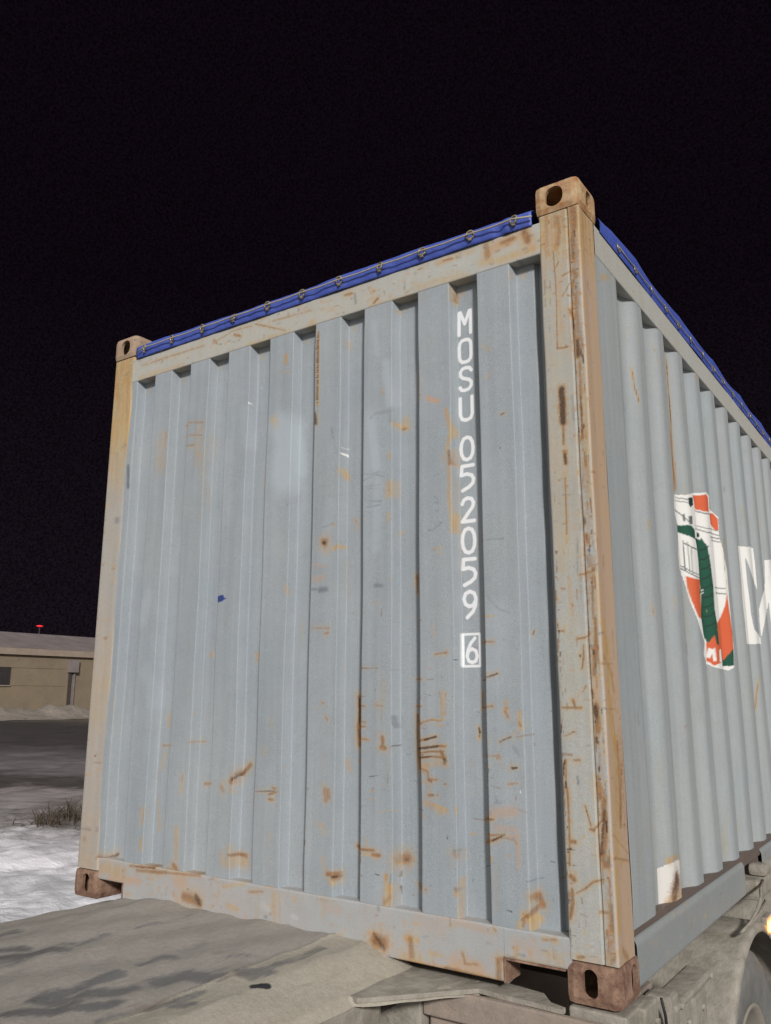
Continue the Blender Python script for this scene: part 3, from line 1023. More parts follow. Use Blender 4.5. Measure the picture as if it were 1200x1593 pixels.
for a, b in zip(Lx, Rx):     # dirt in the corners
    add_stroke(S, T, C, CH['y'], .4, .012, [(a+.03, 2.31), (a+.034, 2.31-.05*rng.random())])
for i in range(11):
    y0 = rng.uniform(.6, 2.2); x0 = rng.uniform(-2.2, -.3)
    add_stroke(S, T, C, CH['l'], rng.uniform(.25, .5), rng.uniform(.03, .07), [(x0, y0), (x0+rng.uniform(-.05, .05), y0+rng.uniform(.1, .4))])
# narrow printed column, long worn away, on a rusty strip
add_stroke(S, T, C, CH['y'], .9, .009, [(-1.127, 2.30), (-1.125, 1.99)]); add_stroke(S, T, C, CH['o'], .62, .008, [(-1.128, 2.30), (-1.127, 2.14)])
zz = 2.30
while zz > 1.90:
    w = rng.uniform(.004, .009)
    add_stroke(S, T, C, CH['d'], 1.0*(1 if zz > 1.99 else .6), .0024, [(-1.130-w*.5, zz), (-1.125+w*.5, zz+.001)])
    zz -= rng.choice([.0075, .0075, .008, .013])
# registration letters, single stroke sign-writing
G = {'M': [[(0, 0), (.02, 1), (.12, 1), (.5, .45), (.9, 1), (1, 1), (1, 0)]],
     'O': [[(.5, 0), (.22, .02), (.04, .13), (0, .28), (0, .72), (.04, .87), (.22, .98), (.5, 1), (.78, .98), (.96, .87), (1, .72), (1, .28), (.96, .13), (.78, .02), (.5, 0)]],
     '0': [[(.5, 0), (.22, .06), (.05, .25), (0, .5), (.05, .75), (.22, .94), (.5, 1), (.78, .94), (.95, .75), (1, .5), (.95, .25), (.78, .06), (.5, 0)]],
     'S': [[(0, .16), (.12, .04), (.4, 0), (.75, .03), (.96, .16), (.98, .32), (.8, .44), (.25, .56), (.05, .68), (.04, .85), (.22, .97), (.55, 1), (.85, .96), (1, .84)]],
     'U': [[(0, 1), (0, .25), (.12, .06), (.4, 0), (.6, 0), (.88, .06), (1, .25), (1, 1)]],
     '5': [[(.98, 1), (.05, 1), (.0, .62), (.45, .66), (.85, .58), (1, .42), (.92, .24), (.6, .10), (.08, -.02)]],
     '2': [[(.04, .76), (.15, .92), (.45, 1), (.8, .95), (.96, .78), (.88, .6), (.5, .34), (.03, 0), (1, 0)]],
     '9': [[(.92, .62), (.75, .46), (.42, .42), (.12, .52), (.02, .72), (.14, .92), (.5, 1), (.84, .92), (.97, .72), (.92, .45), (.72, .22), (.25, 0)]],
     '6': [[(.78, .98), (.38, .78), (.1, .5), (.02, .26), (.16, .06), (.5, 0), (.84, .06), (.97, .25), (.86, .46), (.5, .55), (.16, .46), (.05, .3)]]}
for ch, z1, z0 in [('M', 2.237, 2.136), ('O', 2.126, 2.026), ('S', 2.017, 1.918), ('U', 1.903, 1.806), ('0', 1.754, 1.658), ('5', 1.649, 1.549), ('2', 1.532, 1.436), ('0', 1.424, 1.325), ('5', 1.316, 1.216), ('9', 1.205, 1.104)]:
    w = .0066; x0, x1 = -.505+w, -.444-w
    for pl in G[ch]: add_stroke(S, T, C, 8, 1, w, [(x0+(x1-x0)*a, z0+w+(z1-z0-2*w)*b) for a, b in pl], sdf=True)
x0, x1, z0, z1 = -.5035, -.441, .948, 1.054
add_stroke(S, T, C, 8, 1, .0042, [(x0, z0), (x1, z0), (x1, z1), (x0, z1), (x0, z0)], sdf=True)
for pl in G['6']: add_stroke(S, T, C, 8, 1, .0058, [(x0+.013+.040*a, z0+.012+.082*b) for a, b in pl], sdf=True)
me = grid('front_wall', P); set_marks(me, C)
front_wall = link('front_wall', me, M['panel'], cont); tag(front_wall, 'corrugated end wall with a white column of registration letters')

# --- side walls
def inside(poly, S, T):
    x, y = S[:, None], T[None, :]; r = np.zeros((len(S), len(T)), bool); n = len(poly)
    for i in range(n):
        (xa, ya), (xb, yb) = poly[i], poly[(i+1) % n]
        if ya == yb: continue
        c = ((ya > y) != (yb > y)) & (x < (xb-xa)*(y-ya)/(yb-ya)+xa); r ^= c
    return r
ends = [.361+.2915*i for i in range(19)]
prof = [(.135, 0), (.361, 0)] ; prof = [(.140, 0)]
sd_ = .036
for i, e1 in enumerate(ends):
    nx = e1+.2915
    if i == 0: prof += [(e1-.15, 0)]
    prof += [(e1, 0), (e1+.068, -sd_), (e1+.134, -sd_), (e1+.202, 0)]
prof = [p for p in prof if p[0] < 5.90]+[(5.93, 0)]
def side_wall(name, near, xoff, sign, step, zn, dressed):
    pp = rounded_profile(prof, .022, 5)
    pa = resample([p for p in pp if p[0] < 3.2], step); pb = np.array([p for p in pp if p[0] >= 3.2]); pp = np.vstack([pa, pb])
    S = pp[:, 0].copy(); T = np.linspace(.185, 2.352, zn)
    for i in range(1, len(S)): S[i] = max(S[i], S[i-1]+1e-6)
    Sg, Tg = np.meshgrid(S, T, indexing='ij')
    if dressed:     # the paint was sprayed across the corrugation at a slant
        dd = -pp[:, 1]; SP = -2.433+(S+2.433)*.887/(.887+dd)
        for i in range(len(S)):
            pe = [e_ for e_ in ends if e_ <= S[i]+1e-4 and dd[i] > 1e-4]
            if pe: SP[i] = max(SP[i], pe[-1])
        for i in range(1, len(SP)): SP[i] = max(SP[i], SP[i-1]+1e-6)
    dent = .002*np.sin(Sg*3.1+Tg*2.3)+.002*np.sin(Sg*5.7-Tg*4.1+1)
    edge = np.clip((T-.185)/.1, 0, 1)*np.clip((2.352-T)/.1, 0, 1)
    P = np.stack([xoff+sign*(pp[:, 1][:, None]-.004+dent*edge[None, :]*.7), Sg, Tg], -1)
    me = grid(name, P, flip=sign < 0)
    if dressed:
        S_true = S; S = SP
        C = paint_marks(S, T, MARKS_SIDE)
        scatter(.2, 3.1, .2, 2.3, 160, 'yyygo', S, T, C, .003, .006, .006, .06, .2, .3, .7)
        lv = np.zeros((len(S), len(T), 4), np.float32)
        col = {'w': (.74, .74, .71), 'r': (.60, .115, .045), 'g': (.012, .075, .045), 'k': (.012, .03, .025), 'l': (.12, .13, .13)}
        i0, i1 = np.searchsorted(S, [.3, 3.05]); q = 4
        def fine(A, lo, hi): return np.interp(np.arange((hi-lo)*q)/q-.5+.5/q+lo, np.arange(len(A)), A)
        Sf, Tf = fine(S, i0, i1), fine(T, 0, len(T))
        def cover(poly): return inside(poly, Sf, Tf).reshape(i1-i0, q, len(T), q).mean((1, 3))
        def lay(poly, rgb):
            c = cover(poly)[..., None]; sub = lv[i0:i1]; a = sub[..., 3:4]
            sub[..., :3] = np.where(a > 0, sub[..., :3]*(1-c)+np.array(rgb)*c, np.where(c > 0, np.array(rgb), sub[..., :3])); sub[..., 3:4] = np.maximum(a, c)
        for c, poly in LOGO: lay(poly, col[c])
        lay([(.385, .182), (.385, .318), (.648, .306), (.640, .178)], (.66, .64, .60))
        add_stroke(S, T, C, 0, 1, .045, [(.55, .205), (.60, .235)]); add_stroke(S, T, C, 1, .7, .03, [(.56, .205), (.60, .25)]); add_stroke(S, T, C, 2, .8, .02, [(.45, .195), (.66, .195)]); add_stroke(S, T, C, 2, .8, .008, [(.5, .32), (.62, .32)])
        tt_ = .887/(.887+dd)
        for i in range(len(S)):
            if tt_[i] < .9999:
                j = np.clip(np.searchsorted(T, .847+(T-.847)*tt_[i]), 0, len(T)-1); C[i] = C[i][j]; lv[i] = lv[i][j]
        set_marks(me, C)
        a = me.attributes.new('livery', 'FLOAT_COLOR', 'POINT'); a.data.foreach_set('color', lv.reshape(-1, 4).ravel())
    return link(name, me, M['side_panel'], cont)
sw = side_wall('side_wall', True, 0, 1, .006, 640, True); tag(sw, 'corrugated side wall with a red, white and green emblem and a big white letter')
side_wall('side_wall', False, -CW, -1, .05, 12, False)
# rear doors
b = B(); b.box(-2.28, -1.225, 5.99, 6.03, .17, 2.34, .006); b.add('door', M['panel'], cont)
b = B(); b.box(-1.213, -.16, 5.99, 6.03, .17, 2.34, .006); b.add('door', M['panel'], cont)
for x in (-2.05, -1.45, -1.0, -.4):
    B().tube([(x, 6.045, .1), (x, 6.045, 2.42)], .017, 10).add('locking_bar', M['ring'], cont)
b = B(); b.box(-2.30, -.13, .10, 5.95, .10, .14, 0); b.add('container_floor', M['dark'], cont)

# --- corner castings with their oblong holes
def casting(x0, x1, y0, y1, z0, z1, front_hole, side_hole, mat, fs, ss):
    def slab(a): b = B(); b.box(*a[:6], bev=a[6]); o = bpy.data.objects.new('tmp', b.mesh('tmp')); scene.collection.objects.link(o); return o
    body = slab((x0, x1, y0, y1, z0, z1, .024)); cut = [slab((x0+.014, x1-.014, y0+.014, y1-.014, z0+.012, z1-.012, .003))]
    def oblong(c, w, h, axis, depth=.05):
        bm = bmesh.new(); vs = []
        pts = []
        r = min(w, h)/2
        for k in range(24):
            a = 2*math.pi*k/24; px, pz = math.cos(a)*r, math.sin(a)*r
            if h > w: pz += math.copysign((h-w)/2, math.sin(a)) if abs(math.sin(a)) > 1e-6 else 0
            else: px += math.copysign((w-h)/2, math.cos(a)) if abs(math.cos(a)) > 1e-6 else 0
            pts.append((px, pz))
        A = []; Bv = []
        for px, pz in pts:
            if axis == 'y': A.append(bm.verts.new((c[0]+px, c[1]-depth, c[2]+pz))); Bv.append(bm.verts.new((c[0]+px, c[1]+depth, c[2]+pz)))
            else: A.append(bm.verts.new((c[0]-depth, c[1]+px, c[2]+pz))); Bv.append(bm.verts.new((c[0]+depth, c[1]+px, c[2]+pz)))
        bm.faces.new(A[::-1]); bm.faces.new(Bv)
        n = len(A)
        for k in range(n): bm.faces.new((A[k], A[(k+1) % n], Bv[(k+1) % n], Bv[k]))
        bmesh.ops.recalc_face_normals(bm, faces=bm.faces[:])
        me = bpy.data.meshes.new('t'); bm.to_mesh(me); bm.free(); o = bpy.data.objects.new('tmp', me); scene.collection.objects.link(o); return o
    cut.append(oblong(front_hole, *fs, 'y')); cut.append(oblong(side_hole, *ss, 'x'))
    for c in cut:
        md = body.modifiers.new('b', 'BOOLEAN'); md.operation = 'DIFFERENCE'; md.object = c; md.solver = 'EXACT'
    bpy.context.view_layer.update()
    me = bpy.data.meshes.new_from_object(body.evaluated_get(bpy.context.evaluated_depsgraph_get()))
    for o in cut+[body]: bpy.data.objects.remove(o)
    me.materials.clear(); me.name = 'corner_casting'
    return link('corner_casting', me, mat, cont)
def castings():
    for top in (0, 1):
        z0, z1 = (2.473, 2.591) if top else (0, .118)
        for far in (0, 1):
            for back in (0, 1):
                x0, x1 = (-.162, 0) if not far else (-CW, -CW+.162)
                y0, y1 = (0, .178) if not back else (CL-.178, CL)
                fx = -.088 if not far else -CW+.085
                fy = 0 if not back else CL
                mat = M['casting_far'] if far and top else M['casting_top'] if top else M['casting_low']
                zc = (z0+z1)/2+(.002 if top else .003)
                casting(x0, x1, y0, y1, z0, z1, (fx, fy, zc), (0 if not far else -CW, (.100 if top else .115) if not back else CL-.1, zc), mat, (.066, .076) if top else (.044, .076), (.05, .078))
castings()

# --- corner posts: near one finely painted
def post(near=True, mat=None):
    # outline from the left edge round the corner to the back of the side face, in (x, y)
    pr = [(-.150, .055), (-.150, .003), (-.050, .003), (-.048, .0065), (-.043, .0065), (-.041, .002), (-.003, .002), (-.003, .018), (-.006, .060), (-.004, .148), (-.05, .148)]
    pr = rounded_profile(pr, .010, 4); P2 = resample(pr, .0028)
    s = []
    for x, y in P2: s.append(x-.004 if (y < .012 and x < -.011) or x < -.14 else max(y, .0)+(x+.0145 if y < .018 else 0))
    S = np.array(s); 
    for i in range(1, len(S)): S[i] = max(S[i], S[i-1]+1e-6)
    return P2, S
P2, S = post()
T = np.linspace(.118, 2.473, 560)
C = paint_marks(S, T, MARKS_POST, minw=.0022)
scatter(-.15, .13, .14, 2.4, 330, 'oyyog', S, T, C, .0016, .0045, .003, .05, .45, .35, .85)
scatter(-.045, -.005, .14, 2.4, 220, 'oooyd', S, T, C, .0016, .005, .006, .07, .15, .5, 1.0)
scatter(-.15, -.138, .14, 1.3, 90, 'ood', S, T, C, .0018, .004, .004, .04, .15, .6, 1.0)
side_ = (S > .010)[:, None]; C[..., 7] = np.maximum(C[..., 7], side_*.80)
C[..., 2] = np.maximum(C[..., 2], np.clip((T-1.0)/1.3, 0, .26)[None, :]*(1+0*S[:, None]))
C[..., 2] = np.maximum(C[..., 2], np.clip((T-2.12)/.25, 0, 1)[None, :]*.95*(.55+.45*np.sin(S*160)**2)[:, None])
C[..., 0] = np.maximum(C[..., 0], np.clip((T-2.18)/.25, 0, 1)[None, :]*.62*(.4+.6*np.sin(S*95+1)**2)[:, None])
band = np.exp(-((S+.030)[:, None]/(.017+.006*np.sin(T*17)+.004*np.sin(T*41+2))[None, :])**2)*(.36+.16*np.sin(T*5.1+1)+.10*np.sin(T*13.0)+np.clip((T-1.6)/.5, 0, .45))[None, :]
C[..., 0] = np.maximum(C[..., 0], band)
C[..., 0] = np.maximum(C[..., 0], ((S > .06)[:, None]*np.clip(.55-np.abs(T-.62)*1.4, 0, .5)[None, :]))
C[..., 0] = np.maximum(C[..., 0], ((S < -.138)[:, None]*np.clip(.42-np.abs(T-.55)*.7, 0, .4)[None, :]))
C[..., 0] = np.maximum(C[..., 0], (np.abs(S+.047) < .006)[:, None]*np.where(T > .9, .46, .2)[None, :])
wob = .0012*np.sin(T*11)+.001*np.sin(T*23+1)
P = np.stack([np.repeat(P2[:, 0][:, None], len(T), 1), P2[:, 1][:, None]+wob[None, :]*(np.clip((T-.118)/.05, 0, 1)*np.clip((2.473-T)/.05, 0, 1))[None, :], np.repeat(T[None, :], len(S), 0)], -1)
me = grid('corner_post', P); set_marks(me, C); tag(link('corner_post', me, M['post'], cont), 'near corner post, heavily rust streaked along its edge')
# far left post (front) and the two rear ones
def plain_post(x0, x1, y0, y1, mat, marks=None, n=60):
    P2 = resample(rounded_profile([(x0, y1), (x0, y0), (x1, y0), (x1, y1)], .014, 4), .012); T = np.linspace(.118, 2.473, n)
    P = np.stack([np.repeat(P2[:, 0][:, None], n, 1), np.repeat(P2[:, 1][:, None], n, 1), np.repeat(T[None, :], len(P2), 0)], -1)
    me = grid('corner_post', P)
    if marks:
        Sx = np.linspace(x0, x1, len(P2)); C = np.zeros((len(P2), n, 9), np.float32)
        C[..., 0] = np.clip((T-2.05)/.35, 0, .5)[None, :]*(.5+.5*np.sin(Sx*140)**2)[:, None]; C[..., 2] = np.maximum(np.clip((T-1.6)/.5, 0, 1), .16+.12*np.sin(T*9))[None, :]; C[..., 7] = (np.clip((1.6-T)/1.2, 0, .32))[None, :]
        scatter(x0, x1, .14, 2.4, 120, 'oyypg', Sx, T, C, .003, .008, .004, .05, .4, .3, .8); set_marks(me, C)
    return link('corner_post', me, mat, cont)
plain_post(-CW+.005, -2.285, .006, .14, M['far_post'], True, 300)
plain_post(-CW+.005, -2.285, 5.92, 6.03, M['low_rail']); plain_post(-.15, -.006, 5.92, 6.03, M['low_rail'])

# --- rails
def rail_grid(name, x0, x1, prof_yz, mat, text=None, axis='x', step=.006, auto=0):
    """bar along x (or y) with an open outline"""
    P2 = resample(rounded_profile(prof_yz, .006, 3), .005 if text else .02)
    S = np.linspace(x0, x1, int((x1-x0)/step)+1)
    n = len(S)
    if axis == 'x':
        P = np.stack([np.repeat(S[:, None], len(P2), 1), np.repeat(P2[:, 0][None, :], n, 0), np.repeat(P2[:, 1][None, :], n, 0)], -1)
    else:
        P = np.stack([np.repeat(P2[:, 0][None, :], n, 0), np.repeat(S[:, None], len(P2), 1), np.repeat(P2[:, 1][None, :], n, 0)], -1)
    me = grid(name, P)
    if text:
        T = P2[:, 1].copy(); o = np.argsort(T, kind='stable'); Cs = paint_marks(S, T[o], text, minw=.0025)
        if auto: scatter(x0, x1, min(T), max(T), auto, 'oyypg', S, T[o], Cs, .002, .008, .002, .035, .7, .25, .75)
        C = np.empty_like(Cs); C[:, o] = Cs; set_marks(me, C)
    return link(name, me, mat, cont)
rail_grid('top_rail', -2.290, -.140, [(.05, 2.456), (.005, 2.456), (.005, 2.336), (.070, 2.336)], M['rail'], MARKS_TOP, auto=260)
# bottom rail with a raised notch at both ends
lowp = [(.065, .172), (.005, .172), (.005, .020), (.05, .020)]
notch = [(.065, .172), (.005, .172), (.005, .086), (.05, .086)]
rail_grid('bottom_rail', -2.115, -.356, lowp, M['low_rail'], MARKS_LOW, auto=160)
rail_grid('bottom_rail', -.3555, -.141, notch, M['low_rail'], MARKS_LOW, auto=20); rail_grid('bottom_rail', -2.277, -2.1155, notch, M['low_rail'], MARKS_LOW, auto=10)
for bx in ((-.358, -.351, .002, .10, .018, .090, .001), (-2.117, -2.110, .002, .10, .018, .090, .001), (-.350, -.163, .0025, .10, .0815, .0870, .001)):
    b = B(); b.box(*bx); b.add('notch_frame', M['casting_low'], cont)
SR = [(-.06, 2.470), (-.002, 2.470), (-.002, 2.350), (-.070, 2.350)]
rail_grid('side_top_rail', .14, 5.92, SR[::-1], M['rail'], 'y 3 3 200 2400 210 2400', axis='y', step=.012, auto=150)
rail_grid('side_top_rail', .14, 5.92, [(-CW-.0+(-x-.002+.002), z) for x, z in SR], M['rail'], axis='y', step=.5)
def lowrail(x, sgn, parts):
    for y0, y1 in parts:
        pr = [(x-sgn*.045, .163), (x-sgn*.012, .155), (x-sgn*.004, .140), (x-sgn*.004, .028), (x-sgn*.012, .022), (x-sgn*.05, .022)]
        rail_grid('side_bottom_rail', y0, y1, pr if sgn < 0 else pr[::-1], M['side_rail'], 'y 3 3 200 2400 210 2400' if sgn > 0 else None, axis='y', step=.02, auto=60 if sgn > 0 else 0)
lowrail(0, 1, [(.160, 1.585), (1.95, 3.95), (4.32, 5.88)]); lowrail(-CW, -1, [(.178, 1.585), (1.95, 3.95), (4.32, 5.88)])
for x, sgn in ((0, 1), (-CW, -1)):
    for k, (y0, y1) in enumerate(((1.587, 1.948), (3.952, 4.318))):
        b = B()
        xa, xb = sorted((x-sgn*.010, x-sgn*.30)); xc, xd = sorted((x-sgn*.020, x-sgn*.30))
        b.box(xa, xb, y0, y1, .135, .162, .002); b.box(xc, xd, y0, y0+.012, .020, .134, .002); b.box(xc, xd, y1-.012, y1, .020, .134, .002)
        b.box(*sorted((x-sgn*.09, x-sgn*.10)), y0+.013, y1-.013, .02, .134, 0)
        b.add('fork_pocket', M['rust_strip'], cont)
    b = B(); xa, xb = sorted((x-sgn*.052, x-sgn*.012))
    b.box(xa, xb, .17, 5.9, .160, .186, .003); b.add('wall_ledge', M['rust_strip'], cont)
# grime-dark weld plate under the side wall's first ridge
# --- tarpaulin cover with its rope and rings
tp = []
S = np.linspace(-2.262, -.172, 160)
bow = lambda t: .012*np.sin(t*3.14159*9)+.006*np.sin(t*50)
prof = [(.000, 2.450), (-.004, 2.462), (-.005, 2.490), (-.003, 2.508), (.010, 2.518), (.12, 2.535)]
P2 = resample(prof, .008)
def tarp_side(S, P2, axis, seed, top=2.53):
    r_ = np.random.default_rng(seed); n = len(S)
    ph = r_.uniform(0, 6, 4); off = .0022*np.sin(S*11+ph[0])+.0014*np.sin(S*31+ph[1])+.001*np.sin(S*83+ph[2]); lift = .004*np.sin(S*5+ph[3])+.002*np.sin(S*17)
    off = off + .006*np.exp(-((S+.30)/.02)**2) - .006*np.exp(-((S+.27)/.012)**2) + .004*np.exp(-((S+1.15)/.02)**2)
    k = (P2[:, 1]-2.45)/.08
    A = P2[:, 0][None, :]+off[:, None]*np.clip(1-abs(k-.3), 0, 1)[None, :]
    Z = P2[:, 1][None, :]+lift[:, None]*np.clip(k, 0, 1)[None, :]
    return A, Z
cover_parts = []
A, Z = tarp_side(S, P2, 'x', 1)
fr = np.stack([np.repeat(S[:, None], len(P2), 1), A, Z], -1)
me = grid('tarpaulin', fr); tarp = link('tarpaulin', me, M['tarp'], cont); tag(tarp, 'bright blue tarpaulin laced over the open top')
so = tarp.modifiers.new('thickness', 'SOLIDIFY'); so.thickness = .002
S2 = np.linspace(.19, 5.88, 420)
sp2 = [(.001, 2.462), (.003, 2.480), (.003, 2.515), (-.004, 2.540), (-.04, 2.556), (-.3, 2.585), (-1.219, 2.60), (-2.14, 2.585), (-2.398, 2.556), (-2.434, 2.540), (-2.441, 2.515), (-2.439, 2.462)]
P3 = np.vstack([resample(sp2[:6], .01), resample(sp2[6:7]+sp2[7:], .02)])
r3 = .002*np.sin(S2*5)+.0015*np.sin(S2*13+1)
bw = .018*(1-np.abs(np.sin(S2*math.pi/.62)))**1.0
hgt = np.clip((P3[:, 1]-2.48)/.06, 0, 1.4)
rs = np.where(P3[:, 0] > -.06, 1, np.where(P3[:, 0] < -2.37, -1, 0))
ft = np.clip((S2-.19)/.15, .0, 1)
X = P3[:, 0][None, :]+(r3[:, None]*rs[None, :]*.8)
Zt = P3[:, 1][None, :]+(bw[:, None]+r3[:, None]*.3)*hgt[None, :]-(1-ft)[:, None]*hgt[None, :]*.025
top = np.stack([X, np.repeat(S2[:, None], len(P3), 1), Zt], -1)
roof = link('tarpaulin_top', grid('tarpaulin_top', top), M['tarp'], tarp)
rx = [-2.194, -2.000, -1.797, -1.600, -1.398, -1.205, -1.010, -.810, -.615, -.409, -.236]
rope = [(-2.245, -.018, 2.470)]
for i, x in enumerate(rx):
    rope.append((x, -.022, 2.486)); 
    if i < len(rx)-1: xm = (x+rx[i+1])/2; rope.append((xm, -.020, 2.485-.002*rng.random()))
rope.append((-.165, -.016, 2.475))
B().tube(rope, .0032, 6).add('wire_rope', M['rope'], tarp)
for i, x in enumerate(rx):
    b = B(); b.torus((x, -.013, 2.487), .0155, .0042, (rng.uniform(-.2, .5), 1, rng.uniform(-.5, .2)), 18, 6)
    b.box(x-.006, x+.006, -.018, -.008, 2.464, 2.474, .002)
    b.add('lacing_ring', M['ring'], tarp)
ry = [.381, .575, .779, .98, 1.175, 1.37, 1.587, 1.800, 2.006, 2.242, 2.45, 2.66, 2.86, 3.06, 3.26, 3.46, 3.66, 3.86, 4.06, 4.26, 4.46, 4.66, 4.86, 5.06, 5.26, 5.46, 5.66]
for xo, sg in ((0, 1), (-CW, -1)):
    rp = []
    for i, y in enumerate(ry):
        rp += [(xo+sg*.009, y, 2.490), (xo+sg*.007, y+.1, 2.488)]
    B().tube(rp, .0022, 6).add('wire_rope', M['rope'], tarp)
rm = None
for xo, sg in ((0, 1), (-CW, -1)):
    for y in ry:
        if rm is None:
            b = B(); b.torus((0, 0, 0), .016, .003, (1, .1, .1), 16, 6)
            rm = b.mesh('lacing_ring'); rm.materials.append(M['ring'])
        o = bpy.data.objects.new('lacing_ring', rm); scene.collection.objects.link(o); o.parent = tarp
        o.location = Vector((xo+sg*.006, y, 2.488+H))-cont.location-tarp.location; o.rotation_euler = (rng.uniform(-.4, .4), 0, rng.uniform(-.3, .3))

# ------------------------------------------------------------------ trailer under the container
tr = empty('container_trailer', (-CW/2, 2.0, 0), 'mud covered trailer chassis with curved mudguard and wheels, carrying the container', 'trailer')
# deck sheet (road film over plate)
xs = np.linspace(-2.262, -.44, 240); ts = np.linspace(0, 1, 150)
def xr(y): return -.70 if y < -.28 else -.44+(-.683+.44)*(-y/.279)
Ps = np.zeros((len(xs), len(ts), 3)); u = (xs+2.262)/(xs[-1]+2.262)
ys = .06-ts*1.45
for j, y in enumerate(ys):
    x_ = -2.262+u*(max(min(xr(min(y, 0)), -.44), -.75)+2.262)
    n_ = .004*np.sin(x_*9+y*4)+.003*np.sin(x_*23-y*11)+.0025*np.sin(x_*41+y*29)
    z = .052*np.clip((x_+2.26)/.35, 0, 1)**.8*(.75+.25*np.clip(1+y*1.2, 0, 1))
    fall = np.clip((x_+.87)/.16, 0, 1); z = z*(1-fall**1.2)+(-.012)*fall
    z += n_*(1-fall*.6)
    z += np.where(x_ > -1.0, .007, 0)*(1-fall) + .004*np.exp(-((x_+1.0)/.01)**2)
    if y > 0: z -= 0.0
    edge = np.clip((u-.985)/.015, 0, 1); z -= edge*.02
    Ps[:, j] = np.stack([x_, np.full_like(x_, y), z], -1)
me = grid('deck_plate', Ps, flip=True)
Xf, Yf = Ps[..., 0].ravel(), Ps[..., 1].ravel()
Cd = np.zeros((Xf.size, 9), np.float32)
for line in MARKS_DECK.strip().splitlines():
    p = line.split(); st = int(p[1])/10; w = int(p[2])/1000/2+.004; v = [int(q)/1000 for q in p[3:]]; pts = list(zip(v[::2], v[1::2]))
    d = np.full(Xf.size, 9.)
    for (xa, ya), (xb, yb) in zip(pts[:-1], pts[1:]):
        dx, dy = xb-xa, yb-ya; t = np.clip(((Xf-xa)*dx+(Yf-ya)*dy)/(dx*dx+dy*dy+1e-12), 0, 1); d = np.minimum(d, np.hypot(Xf-xa-t*dx, Yf-ya-t*dy))
    Cd[:, CH[p[0]]] = np.maximum(Cd[:, CH[p[0]]], st*np.clip(1.45-d/w*.9, 0, 1))
Cd[:, 5] = np.clip((Xf+1.0)/.012+.5, 0, 1); Cd[:, 1] = np.maximum(Cd[:, 1], .62*np.clip(1-np.abs(Xf+1.006)/.007, 0, 1)*(Yf < -.1))
set_marks(me, Cd)
deck = link('deck_plate', me, M['deck'], tr); tag(deck, 'flat deck covered in frozen grey road film with dark wet streaks')
b = B(); b.box(-2.258, -.72, -1.38, -.02, -.10, -.035, .004); b.add('deck_frame', M['dark'], tr)
b = B(); b.box(-1.05, -.705, -1.36, -.13, -.32, -.024, .02); b.add('skirt', M['mud'], tr)
b = B(); b.prism([(-.690, -.283), (-.44, -.006), (-.30, -.016), (-.163, -.024), (-.163, -.005), (-.215, .012), (-.262, .07), (-.40, .09), (-.42, .25), (-1.0, .25), (-1.0, -.20), (-.80, -.25)], -.022, -.009); b.add('gusset_plate', M['mud'], tr)
b = B(); b.box(-.62, -.02, -.034, -.012, -.105, -.024, .005); b.box(-.61, -.03, -.010, .03, -.30, -.112, .006); b.add('front_crossmember', M['mud2'], tr)
b = B(); b.box(-.86, -.626, -.040, .12, -.26, -.030, .006); b.add('end_plate', M['mud'], tr)
for x in (-.75, -1.70):
    b = B(); b.box(x-.07, x+.07, .13, 6.3, -.050, -.03, .003); b.box(x-.01, x+.01, .13, 6.3, -.33, -.051, 0); b.box(x-.07, x+.07, .13, 6.3, -.35, -.331, .003); b.add('chassis_beam', M['mud2'], tr)
for y in (.3, 2.9, 5.9):
    b = B(); b.box(-2.36, -.05, y, y+.12, -.16, -.002 if y > .5 else -.028, .004); b.add('bolster', M['mud2'], tr)
# twist-lock mounting and bracket work in front of the mudguard
b = B(); b.box(-.155, .012, .00, .17, -.05, -.004, .006); b.box(-.02, .030, .10, .22, -.24, -.006, .006); b.add('twistlock_mount', M['mud'], tr)
b = B(); b.box(-.03, .050, .27, .36, -.42, -.020, .012); b.box(-.03, .060, .30, .72, -.070, -.045, .010); b.box(-.04, .045, .375, .50, -.42, -.074, .012); b.box(-.04, .050, .515, .66, -.42, -.080, .012)
b.add('bracket', M['mud'], tr)
B().tube([(.036, .228, -.01), (.040, .245, -.06), (.038, .262, -.14), (.036, .255, -.25), (.036, .27, -.4)], .0045, 8).add('shadow_gap', M['black'], tr)  # thin black tube standing in for the shadow in the gap here

for (x, y, z) in [(.064, .34, -.056), (.064, .68, -.056), (.053, .44, -.13), (.053, .44, -.26), (.053, .60, -.13), (.053, .60, -.26), (.034, .13, -.06), (.034, .19, -.06)]:
    B().tube([(x-.010, y, z), (x+.006, y, z)], .010, 6).add('bolt', M['mud'], tr)
def mudguard(yc, zc, sgn, xo):
    Rg = .600; N = 60; a0, a1 = R(188), R(18)
    prof = [(-.60, 0), (.045, 0), (.062, -.008), (.066, -.030), (.060, -.040)]
    prof = resample(rounded_profile(prof, .01, 3), .03)
    P = []
    for i in range(N+1):
        a = a0+(a1-a0)*i/N; bulge = .012*math.sin(i*.21)
        P.append([(xo+sgn*x, yc+(Rg+dr)*math.cos(a), zc+(Rg+dr+bulge*.3)*math.sin(a)) for x, dr in prof])
    me = grid('mudguard', np.array(P), flip=sgn > 0); o = link('mudguard', me, M['mud'], tr)
    md = o.modifiers.new('thickness', 'SOLIDIFY'); md.thickness = .006; return o
tyre_prof = [(-.30, .30), (-.31, .36), (-.30, .45), (-.275, .49), (-.24, .50), (-.17, .503), (-.165, .492), (-.155, .492), (-.15, .503), (-.08, .503), (-.075, .492), (-.065, .492), (-.06, .503), (-.02, .50), (.005, .488), (.022, .462), (.022, .452), (.030, .448), (.034, .40), (.028, .34), (.012, .295)]
